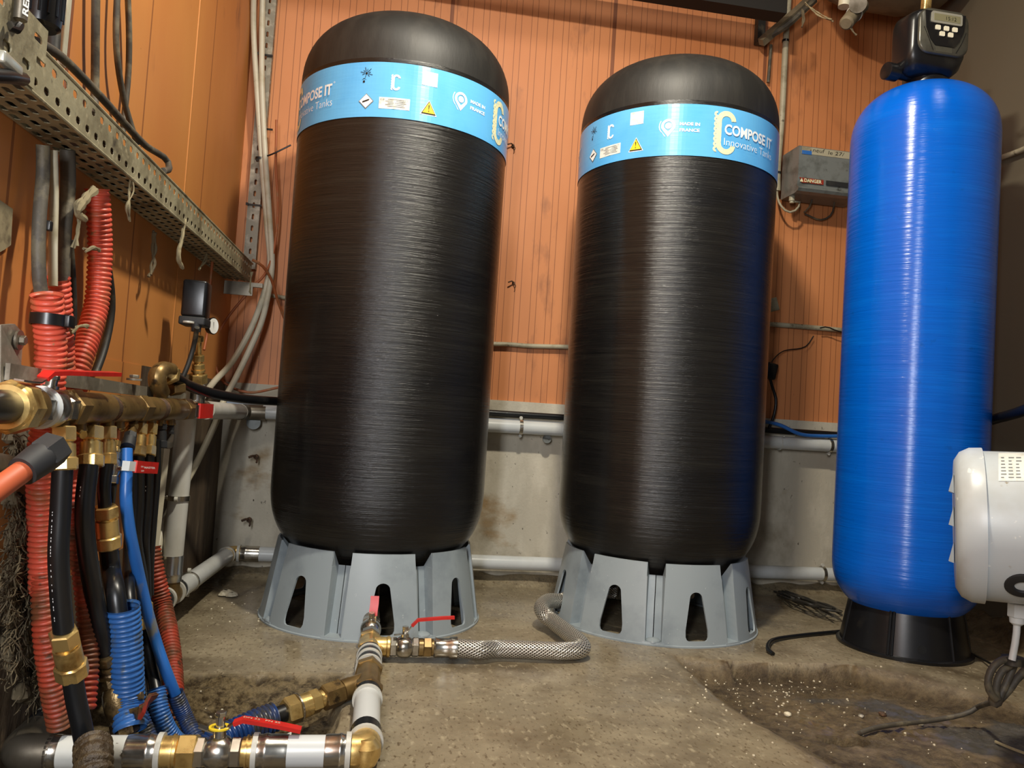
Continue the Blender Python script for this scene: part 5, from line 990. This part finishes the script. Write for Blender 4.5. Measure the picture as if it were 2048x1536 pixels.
web_mass('mass of dusty grey cobwebs on left wall under the manifold', [(15, 860, 55, 960, 60), (20, 990, 80, 1130, 170), (5, 1120, 75, 1210, 170), (15, 1200, 65, 1330, 120)], 11)
web_mass('dusty cobwebs around dark hoses low on the left wall', [(90, 1330, 150, 1420, 40), (40, 1300, 90, 1400, 40)], 12)
m = MB(); P_ = [PU(-30, 395, -0.527), PU(0, 400, -0.527), PU(26, 418, -0.527), PU(24, 450, -0.527), PU(22, 490, -0.527), PU(8, 500, -0.527), PU(-30, 520, -0.527)]; k = len(P_); m.add(P_+[q-Xu*0.004 for q in P_], [tuple(range(k))[::-1]]+[(i, (i+1) % k, k+(i+1) % k, k+i) for i in range(k)]); one(m, 'foam_patch', 'web', 'crusty patch stuck on left wall at the photo edge', 'patch', flat=True)
# ================================================================== BLUE TANK CONTROL HEAD
hx, hy = 1.513, 2.105
t = thing('control_head', 'black control valve head with display and five buttons on the blue tank', 'control valve', (hx, hy, 1.70))
m = MB()
def rr(cx, cz, w, h, r, n=6):
    o = []
    for (sx, sz, a0) in ((1, 1, 0), (-1, 1, 90), (-1, -1, 180), (1, -1, 270)):
        for k in range(n+1): a = math.radians(a0+90*k/n); o.append((cx+sx*(w/2-r)+r*math.cos(a), cz+sz*(h/2-r)+r*math.sin(a)))
    return o
fy = hy-0.105; RH = Matrix.Rotation(math.radians(-2), 3, 'Z')
def hp(x, y, z): return (hx+x, y, 1.657+z)
def loft(mb, secs):
    n = len(secs[0]); V = [q for s_ in secs for q in s_]; F = []
    for j in range(len(secs)-1):
        for i in range(n): F.append((j*n+i, j*n+(i+1) % n, (j+1)*n+(i+1) % n, (j+1)*n+i))
    F.append(tuple(range(n))[::-1]); F.append(tuple((len(secs)-1)*n+i for i in range(n))); mb.add(V, F)
secs = []
for (y_, w, h, cz, r) in ((fy+0.004, 0.145, 0.135, 0.112, 0.040), (fy+0.010, 0.168, 0.160, 0.102, 0.042), (fy+0.03, 0.178, 0.180, 0.095, 0.042), (fy+0.08, 0.186, 0.184, 0.094, 0.038), (fy+0.10, 0.170, 0.165, 0.094, 0.032)):
    secs.append([hp(x-0.004, y_, z) for x, z in rr(0, cz, w, h, r)])
loft(m, secs); m.build('cover', 'black_plastic', t, sharp=50)
m = MB(); secs = []
# grey horseshoe shaped front bezel: wide at the bottom
def bez(w, h, y_, cz): return [hp(x+0.004, y_, z) for x, z in rr(0, cz, w, h, min(w, h)*0.26)]
loft(m, [bez(0.158, 0.132, fy+0.006, 0.113), bez(0.158, 0.132, fy-0.001, 0.113), bez(0.150, 0.124, fy-0.005, 0.113)]); bz = m.build('bezel', 'head_grey', t, sharp=50)
m = MB(); P_ = [(-0.060, 0.168), (0.068, 0.168), (0.064, 0.12), (0.050, 0.088), (0.034, 0.070), (-0.026, 0.070), (-0.042, 0.088), (-0.056, 0.12)]
loft(m, [[hp(x, fy-0.0048, z) for x, z in P_], [hp(x, fy-0.0075, z) for x, z in P_]]); m.build('keypad', 'black_plastic', bz, flat=True)
m = MB(); P_ = rr(0.006, 0.150, 0.098, 0.033, 0.006); loft(m, [[hp(x, fy-0.007, z) for x, z in P_], [hp(x, fy-0.011, z) for x, z in P_]]); m.build('display_frame', 'silver', bz, sharp=40)
m = MB(); P_ = rr(0.006, 0.150, 0.084, 0.020, 0.002); loft(m, [[hp(x, fy-0.0105, z) for x, z in P_], [hp(x, fy-0.0116, z) for x, z in P_]]); sc = m.build('display', 'lcd', bz, flat=True)
m = MB(); put_text(m, '15:12', lambda x, y: hp(x, fy-0.0122, y), 0.002, 0.034, 0.1445, 0.0105, -0.01); m.build('digits', 'black_ink', bz, flat=True)
for (bx, bz_) in ((-0.021, 0.121), (0.006, 0.121), (0.033, 0.121), (-0.007, 0.104), (0.020, 0.104)):
    m = MB(); P_ = rr(bx, bz_, 0.0155, 0.0135, 0.003); loft(m, [[hp(x, fy-0.007, z) for x, z in P_], [hp(x, fy-0.0105, z) for x, z in P_]]); m.build('button', 'button', bz, sharp=40)
m = MB(); m.tube([hp(-0.062, fy-0.0052, 0.120), hp(-0.046, fy-0.0055, 0.088), hp(-0.030, fy-0.0055, 0.052)], 0.0008, 5); m.tube([hp(0.072, fy-0.0052, 0.120), hp(0.060, fy-0.0055, 0.088), hp(0.040, fy-0.0055, 0.052)], 0.0008, 5); m.build('groove', 'black_ink', bz)
m = MB(); P_ = rr(0.004, 0.061, 0.050, 0.016, 0.001); loft(m, [[hp(x, fy-0.0048, z) for x, z in P_], [hp(x, fy-0.0056, z) for x, z in P_]]); m.build('cover_tab', 'head_grey', bz, flat=True)
m = MB(); m.lathe((x_ := 1.532, 2.089, 1.66), Zu, [(0.006, 0.05), (0.02, 0.05), (0.05, 0.062), (0.08, 0.06)], 28); m.build('valve_body', 'black_plastic', t)
m = MB(); m.lathe((1.50, 2.085, 1.672), (-1, -0.12, 0.0), [(0, 0.017), (0.075, 0.017), (0.076, 0.025), (0.112, 0.025), (0.114, 0.020)], 24); m.build('side_port', 'black_plastic', t)
m = MB(); m.lathe((1.455, 2.055, 1.70), (0, 0.02, 1), [(0, 0.008), (0.022, 0.008)], 16); m.lathe((1.478, 2.12, 1.71), (0.25, 0, 1), [(0, 0.012), (0.04, 0.012)], 16); m.build('white_clip', 'white_ring', t)
pipe_run('copper_pipe', 'brass pipe with red marks rising behind the control head', [PV(1851, 24, 2.05), PV(1853, 0, 2.05), PV(1856, -40, 2.05)], 0.0145, 'brass', 'pipe')
# ================================================================== TOP RIGHT PIPES
t = thing('wall_bracket', 'dark dusty triangular steel bracket on back wall, right of middle tank', 'bracket', PV(1520, 80, 2.78))
m = MB(); A_, B_ = PV(1519, 88, 2.80), PV(1525, -60, 2.80); m.box((A_+B_)/2, (0.030, 0.03, (B_-A_).length)); m.build('upright', 'dark_cable', t, flat=True)
m = MB(); P_ = [PV(1522, 85, 2.77), PV(1560, 52, 2.76), PV(1600, 18, 2.75), PV(1650, -30, 2.74)]; m.tube(P_, 0.019, 4); m.build('brace', 'dark_duct', t, flat=True)
m = MB(); P_ = [PV(1535, 75, 2.77), PV(1575, 50, 2.74), PV(1630, 0, 2.73)]; m.tube(P_, 0.012, 6); m.build('angle_rib', 'old_cable', t)
t = thing('lagged_vessel', 'large dusty lagged pipe end high up above the blue tank, cut by frame', 'duct', (1.62, 2.55, 2.36))
m = MB(); m.lathe((1.46, 2.50, 2.36), Xu, [(0, 0.08), (0.02, 0.16), (0.06, 0.21), (0.12, 0.225), (0.32, 0.225), (0.42, 0.20), (0.47, 0.14), (0.49, 0.05)], 36); m.build('lagging', 'dark_duct', t)
m = MB(); a_ = PV(1722, 12, 2.28); b_ = PV(1693, 46, 2.22); d = b_-a_; m.lathe(a_, d, [(0, 0.024), (d.length, 0.022), (d.length+0.006, 0.016)], 24); m.build('drain_stub', 'dark_duct', t)
m = MB(); m.lathe(a_+d*0.45, d, [(0, 0.0255), (0.006, 0.0255)], 24); m.build('ring', 'white_ring', t)
m = MB(); a_ = PV(1716, 8, 2.20); dd = (cC-a_).normalized(); m.lathe(a_-dd*0.05, dd, [(0, 0.026), (0.055, 0.026)], 26); m.build('round_cap', 'dull_steel', t)
m = MB(); a_ = PV(1688, 14, 2.3); m.lathe(a_, (0.1, 0, 1), [(0, 0.019), (0.10, 0.021)], 20); m.build('pale_sleeve', 'white_cable', t)
strand('dusty cobweb strands hanging under the round pipe end', [PV(1665, 40, 2.25), PV(1640, 30, 2.3), PV(1610, 8, 2.35)], 0.002, 'web', 21)
strand('dusty cobweb strand hanging from bracket brace', [PV(1604, 20, 2.6), PV(1606, 40, 2.6), PV(1602, 56, 2.6)], 0.003, 'dark_web', 22)
strand('small cobweb strand hanging below the drain stub', [PV(1700, 52, 2.22), PV(1708, 62, 2.22), PV(1712, 70, 2.22)], 0.002, 'dark_web', 23)
pipe_run('conduit', 'cream vertical conduit on back wall beside middle tank, behind bracket', [PV(1580, -40, 2.80), PV(1571, 90, 2.80), PV(1564, 230, 2.80), PV(1556, 330, 2.80), PV(1555, 382, 2.80)], 0.0115, 'old_pipe', 'conduit')
pipe_run('conduit', 'thin grey conduit stub left of cream conduit below the bracket', [PV(1542, 90, 2.81), PV(1539, 130, 2.81), PV(1536, 165, 2.81)], 0.006, 'old_cable', 'conduit')
m = MB(); m.lathe(PV(1571, 82, 2.80)-Zu*0.004, Zu, [(0, 0.0135), (0.008, 0.0135)], 16); m.lathe(PV(1555, 346, 2.80)-Zu*0.004, Zu, [(0, 0.0135), (0.008, 0.0135)], 16)
one(m, 'conduit_clip', 'black_rubber', 'dark clips holding the cream vertical conduit beside middle tank', 'clip')
# ================================================================== DANGER BOX
t = thing('electric_box', 'grey electric box with DANGER label and handwriting, behind blue tank', 'electric box', PV(1650, 330, 2.76))
A_ = PV(1600, 291, 2.69); B_ = PV(1592, 376, 2.69); bw = 0.26; bh = (A_-B_).length
def bxp(x, y, z): return Vector((A_.x+x, 2.69-z, A_.z+y))
m = MB(); prof = [(0.0, -0.12), (0.0, 0.0), (-0.006, 0.004), (-0.118, 0.004), (-bh*0.93, 0.000), (-bh*0.97, 0.010), (-bh, 0.012), (-bh*1.06, 0.004), (-bh*1.08, -0.02), (-bh*1.08, -0.12)]
loft(m, [[bxp(-0.004, y, z) for y, z in prof], [bxp(bw, y, z) for y, z in prof]]); m.build('housing', 'box_grey', t, flat=True)
m = MB(); P_ = [(0.005, -0.004), (0.25, -0.004), (0.25, -0.030), (0.005, -0.030)]; m.add([bxp(x, y, 0.0052) for x, y in P_], [(0, 1, 2, 3)]); m.build('name_strip', 'old_pipe', t, flat=True)
m = MB(); m.add([bxp(x, y, 0.0060) for x, y in ((0.006, -0.018), (0.045, -0.018), (0.045, -0.032), (0.006, -0.032))], [(0, 1, 2, 3)]); m.build('blue_label', 'blue_pipe', t, flat=True)
m = MB(); m.add([bxp(x, y, 0.0060) for x, y in ((0.000, -0.121), (0.098, -0.121), (0.098, -0.139), (0.010, -0.140))], [(0, 1, 2, 3)]); m.add([bxp(x, y, 0.0060) for x, y in ((0.108, -0.121), (0.20, -0.121), (0.20, -0.139), (0.108, -0.139))], [(0, 1, 2, 3)])
for o_ in (0, 1): pass
q = MB(); q.add(m.v[:4], [(0, 1, 2, 3)]); dg = q.build('danger_label', 'dirty_red', t, flat=True); q = MB(); q.add(m.v[4:], [(0, 1, 2, 3)]); q.build('dark_label', 'matt_black', t, flat=True)
m = MB(); put_text(m, 'DANGER', lambda x, y: bxp(x, y, 0.0068), 0.020, 0.090, -0.1360, 0.0120, 0.03); m.build('lettering', 'cream_ink', dg, flat=True)
m = MB(); m.add([bxp(x, y, 0.0068) for x, y in ((0.002, -0.1370), (0.017, -0.1370), (0.0095, -0.1230))], [(0, 1, 2)]); m.build('warning_triangle', 'cream_ink', dg, flat=True)
m = MB(); put_text(m, 'neuf', lambda x, y: bxp(x+y*0.15, y, 0.0062), 0.052, 0.098, -0.020, 0.015, -0.01); m.build('handwriting', 'black_ink', t, flat=True)
m = MB(); put_text(m, 'le 27/', lambda x, y: bxp(x+y*0.15, y, 0.0062), 0.115, 0.178, -0.022, 0.014, -0.01); m.build('handwriting', 'black_ink', t, flat=True)
m = MB(); g0 = bxp(0.010, -bh*1.08, -0.06); m.lathe(g0, -Zu, [(0, 0.011), (0.018, 0.011), (0.020, 0.008), (0.026, 0.008)], 14); m.build('cable_gland', 'old_pipe', t)
pipe_run('cable', 'grey cable looping from cream conduit up into the electric box gland', [PV(1554, 380, 2.80), PV(1555, 395, 2.79), PV(1562, 412, 2.77), PV(1576, 424, 2.76), PV(1592, 420, 2.75), PV(1600, 405, 2.75), g0-Zu*0.02], 0.0042, 'old_pipe', 'cable')
pipe_run('cable', 'thin dusty cable dropping from the middle of the electric box', [PV(1626, 372, 2.75), PV(1624, 400, 2.76), PV(1618, 415, 2.78), PV(1608, 425, 2.80)], 0.003, 'old_cable', 'cable')
pipe_run('cable', 'dusty cable hanging from the right part of the electric box', [PV(1672, 382, 2.75), PV(1668, 410, 2.77), PV(1662, 430, 2.80), PV(1640, 440, 2.81), PV(1610, 428, 2.81)], 0.0035, 'old_cable', 'cable')
q = PV(1536, 612, 2.78); m = MB(); m.box(q, (0.060, 0.05, 0.050), rot=Matrix.Rotation(math.radians(-18), 3, 'Y'), bev=0.003); one(m, 'junction_box', 'old_pipe', 'small white junction box half behind the middle tank', 'box')
# adapter with cables
q = PV(1541, 742, 2.76); m = MB(); m.box(q, (0.045, 0.03, 0.062), rot=Matrix.Rotation(math.radians(12), 3, 'Y'), bev=0.008); one(m, 'power_adapter', 'black_plastic', 'black power adapter hanging beside the middle tank', 'adapter')
pipe_run('cable', 'thin black cable curling up from the power adapter', [q+Vector((0.0, 0, 0.03)), PV(1553, 712, 2.77), PV(1570, 701, 2.80), PV(1600, 697, 2.81), PV(1615, 690, 2.81), PV(1627, 672, 2.81)], 0.0022, 'black_rubber', 'cable')
pipe_run('cable', 'black cable from the adapter down to the upper back wall pipe', [q-Zu*0.03, PV(1546, 778, 2.77), PV(1552, 800, 2.77), PV(1548, 830, 2.77), PV(1538, 856, 2.77)], 0.0055, 'black_rubber', 'cable')
pipe_run('cable', 'black cable resting on the thin conduit next to blue tank', [PV(1640, 656, 2.795), PV(1655, 654, 2.79), PV(1675, 662, 2.79), PV(1720, 672, 2.79)], 0.0025, 'black_rubber', 'cable')
# ================================================================== RIGHT WALL
pipe_run('conduit', 'slanting grey conduit on right wall behind the blue tank', [PU(1985, 322, 1.95), PU(2003, 315, 1.95), PU(2048, 298, 1.95), PU(2110, 268, 1.95)], 0.0085, 'old_pipe', 'conduit')
t = thing('storage_tank', 'grey smooth plastic storage tank at right edge behind the motor', 'tank', (2.05, 1.55, 0))
m = MB(); m.lathe((1.80, 1.66, 0.0), Zu, [(0.0, 0.0)]+[(0.0, 0.13)]+[(z, 0.13) for z in (0.5, 1.0)]+[(1.02, 0.12), (1.05, 0.0)], 48, closed=False)
bpy.data.objects.remove(t)
one(m, 'storage_tank', 'wall_right', 'grey smooth cylindrical tank at right photo edge behind the motor', 'tank')
pipe_run('rubber_hose', 'black hose crossing behind the right side of the blue tank', [PV(1965, 846, 2.05), PV(1990, 838, 2.0), PV(2020, 830, 1.9), PV(2050, 820, 1.8), PV(2100, 800, 1.7)], 0.0145, 'black_rubber', 'hose')
# ================================================================== MOTOR
vm_ = 1.35
c0 = PV(1908, 1046, vm_); c1 = PV(2048, 1046, vm_); ax = Vector((0.80, -0.60, 0.045)).normalized(); rm = 0.139
c0 = PV(1908, 1046, vm_+0.0)
t = thing('pump_motor', 'light grey pump motor with louvred end cap hanging in at right edge', 'motor', c0)
m = MB(); m.lathe(c0, ax, [(0.0, rm*0.55), (0.001, rm*0.86), (0.010, rm*0.97), (0.026, rm*1.03), (0.0465, rm*1.035)], 64, ref=(0, 0, 1)); m.build('fan_cover', 'motor', t)
m = MB(); m.lathe(c0, ax, [(0.046, rm*0.99), (0.42, rm*0.99), (0.43, rm*0.8)], 64); m.build('body', 'motor', t)
for (y_) in (968, 1035, 1108):
    m = MB(); q0 = PV(1907, y_-22, vm_-0.03); q1 = PV(1897, y_+14, vm_-0.03); q2 = PV(1908, y_+18, vm_-0.03); w_ = ray(1908, 1046).normalized()*0.05; m.add([q0, q1, q2, q0+w_, q1+w_, q2+w_], [(0, 1, 2), (5, 4, 3), (0, 3, 4, 1), (1, 4, 5, 2), (2, 5, 3, 0)]); m.build('louvre', 'motor', t, flat=True)
def onm(x, y, dr=0.0008):
    """point on motor body seen at pixel"""
    d = ray(x, y).normalized(); e = cC-c0; a_ = d-ax*d.dot(ax); b_ = e-ax*e.dot(ax); A = a_.dot(a_); B = 2*a_.dot(b_); C_ = b_.dot(b_)-(rm*0.99+dr)**2; D = B*B-4*A*C_
    return cC+d*((-B-math.sqrt(max(0, D)))/(2*A))
m = MB(); n = 8
for j in range(n): m.add([onm(1997, 906+56*j/n), onm(1997, 906+56*(j+1)/n), onm(2080, 906+56*(j+1)/n), onm(2080, 906+56*j/n)], [(0, 1, 2, 3)])
lb = m.build('rating_label', 'label_white', t); weld(lb)
m = MB()
for j in range(7):
    for k_ in range(3):
        x_ = 2002+k_*15; y_ = 914+6.6*j; l_ = 6+((j*7+k_*5) % 6); m.add([onm(x_, y_, 0.0014), onm(x_, y_+1.8, 0.0014), onm(x_+l_, y_+1.8, 0.0014), onm(x_+l_, y_, 0.0014)], [(0, 1, 2, 3)])
m.build('fine_print', 'grey_ink', t, flat=True)
q = onm(2046, 1172, 0.0); nrm = (q-(c0+ax*((q-c0).dot(ax)))).normalized(); m = MB(); m.lathe(q-nrm*0.01, nrm, [(0, 0.028), (0.012, 0.028), (0.014, 0.022), (0.014, 0.014), (0.008, 0.012), (0.008, 0.0)], 28, closed=False); m.build('black_plug', 'matt_black', t)
g0 = PV(2036, 1190, vm_-0.02); m = MB(); m.lathe(g0+Zu*0.012, -Zu, [(0, 0.014), (0.022, 0.014)], 24); m.hexn(g0, -Zu, 0.016, 0.042, 0.0165, n=6); m.lathe(g0, -Zu, [(0.042, 0.0135), (0.052, 0.0125), (0.056, 0.008)], 24); m.build('cable_gland', 'clean_pipe', t)
pipe_run('cable', 'white cable dropping from the motor gland to the knotted bundle', [g0-Zu*0.05, PV(2032, 1275, vm_-0.02), PV(2024, 1320, vm_-0.02)], 0.0062, 'clean_pipe', 'cable')
t = thing('cable_bundle', 'muddy grey cable bundle knotted with a tie under the motor', 'cable', PV(2010, 1350, 1.38))
for k_, P_ in enumerate(([(2028, 1318), (2005, 1320), (1985, 1336), (1976, 1362), (1980, 1384), (1992, 1398)], [(2026, 1330), (2008, 1338), (1996, 1358), (1992, 1380), (1995, 1398)], [(2032, 1322), (2022, 1345), (2010, 1372), (1998, 1398)], [(2070, 1320), (2040, 1350), (2020, 1378), (1998, 1402)])):
    m = MB(); m.tube([PV(x_, y_, 1.36+0.008*k_) for x_, y_ in P_], 0.0068, 12); m.build('loop', 'old_cable', t)
m = MB(); q = PV(2026, 1322, 1.36); m.lathe(q-Zu*0.006, Zu, [(0, 0.020), (0.014, 0.020)], 18); m.build('tie', 'dark_cable', t)
m = MB(); q = PV(1995, 1398, 1.38); m.lathe(q+Zu*0.012, Vector((-0.3, 0, -1)), [(0, 0.006), (0.008, 0.013), (0.02, 0.012), (0.028, 0.006)], 14); m.build('knot', 'old_cable', t)
e1 = PV(1995, 1402, 1.39)
pipe_run('cable', 'grey cable running from the bundle across wet ground into floor hole', [e1, PZ(1960, 1412, 0.03), PZ(1930, 1428, 0.006), PZ(1870, 1440, -0.010), PZ(1800, 1448, -0.012), PZ(1755, 1455, -0.012), PZ(1722, 1465, -0.016), PZ(1702, 1474, -0.035)], 0.0052, 'old_cable', 'cable')
pipe_run('cable', 'grey cable going right from the bundle towards the photo edge', [PV(2005, 1390, 1.40), PV(2030, 1362, 1.42), PV(2060, 1335, 1.45)], 0.007, 'old_cable', 'cable')
pipe_run('cable', 'short black cable curling on floor between middle stand and blue tank', [PZ(1546, 1308, 0.004), PZ(1536, 1298, 0.008), PZ(1540, 1284, 0.008), PZ(1558, 1277, 0.007), PZ(1610, 1270, 0.006), PZ(1690, 1262, 0.006), PZ(1740, 1256, 0.006)], 0.0058, 'black_rubber', 'cable')
pipe_run('cable', 'thin black cable on floor right of the blue tank stand', [PZ(1930, 1300, 0.005), PZ(1955, 1313, 0.005), PZ(1990, 1332, 0.02)], 0.003, 'black_rubber', 'cable')
t = thing('cable_heap', 'dark heap of folded cables on the floor behind the blue tank', 'cable', PZ(1610, 1212, 0.0))
rnd = random.Random(3)
for k_ in range(12):
    m = MB(); x0 = 1548+rnd.uniform(0, 30); y0 = 1182+rnd.uniform(0, 14); P_ = [PZ(x0, y0, 0.012)]
    for s_ in range(4): x0 += rnd.uniform(18, 34); y0 += rnd.uniform(4, 12); P_.append(PZ(x0, y0, 0.012+rnd.uniform(0, 0.03)))
    m.tube(P_, 0.004, 8); m.build('strand', 'dark_cable', t)
# stones and chips
def chip(label, q, r, m_='stone', seed=0, group=None):
    rnd = random.Random(seed); bm = bmesh.new(); bmesh.ops.create_icosphere(bm, subdivisions=2, radius=r)
    for v_ in bm.verts: v_.co *= 1+0.22*noise.noise(v_.co*(1.4/r)+Vector((seed, 0, 0))); v_.co.z *= 0.6
    k_ = MB(); k_.add([q+v_.co for v_ in bm.verts], [[w.index for w in f.verts] for f in bm.faces]); bm.free(); return one(k_, 'pebble', m_, label, 'stone', group)
def onfloor(x_, y_):
    q = PZ(x_, y_, 0)
    for _ in range(3): q = PZ(x_, y_, ground(q.x, q.y)[0])
    return q
chip('largest pale pebble on the slope of the rough patch', onfloor(1575, 1432)+Zu*0.004, 0.0085, seed=1)
chip('small grey stone near back of the rough patch below middle stand', onfloor(1486, 1357)+Zu*0.003, 0.009, 'galv', 2)
chip('tan stone by the dark floor hole', onfloor(1765, 1432)+Zu*0.004, 0.009, 'rust', 3)
chip('flat grey stone beside the dark floor hole', onfloor(1722, 1434)+Zu*0.002, 0.007, 'galv', 4)
chip('pale stone under the grey cable crossing wet ground', onfloor(1840, 1450)+Zu*0.003, 0.007, 'stone', 5)
m = MB(); rnd = random.Random(9)
for k_ in range(330):
    if k_ < 210:
        x_ = rnd.gauss(1520, 95); y_ = 1335+abs(rnd.gauss(0, 45))+max(0, (x_-1420))*0.10
    elif k_ < 270: x_ = rnd.uniform(1380, 1990); y_ = rnd.uniform(1330, 1530)
    else: x_ = rnd.uniform(360, 520); y_ = rnd.uniform(1185, 1260) if rnd.random() < 0.5 else rnd.uniform(1350, 1440)
    if not (350 < x_ < 2040): continue
    q = onfloor(x_, y_); s_ = rnd.choice((0.0012, 0.0015, 0.002, 0.0028)); a_ = rnd.uniform(0, 6)
    m.lathe(q-Zu*s_*0.3, (rnd.uniform(-.5, .5), rnd.uniform(-.5, .5), 1), [(0, s_), (s_, s_*0.8)], 5, phase=a_)
o = one(m, 'gravel_grit', 'stone', 'pale grit scattered over the rough wet ground', 'grit', flat=True); o['kind'] = 'stuff'
m = MB(); m.tube([onfloor(1990, 1487)+Zu*0.004, onfloor(2020, 1500)+Zu*0.004, onfloor(2060, 1515)+Zu*0.004], 0.003, 6); one(m, 'straw_stick', 'web', 'thin straw stalk lying at the bottom right of the floor', 'stalk')
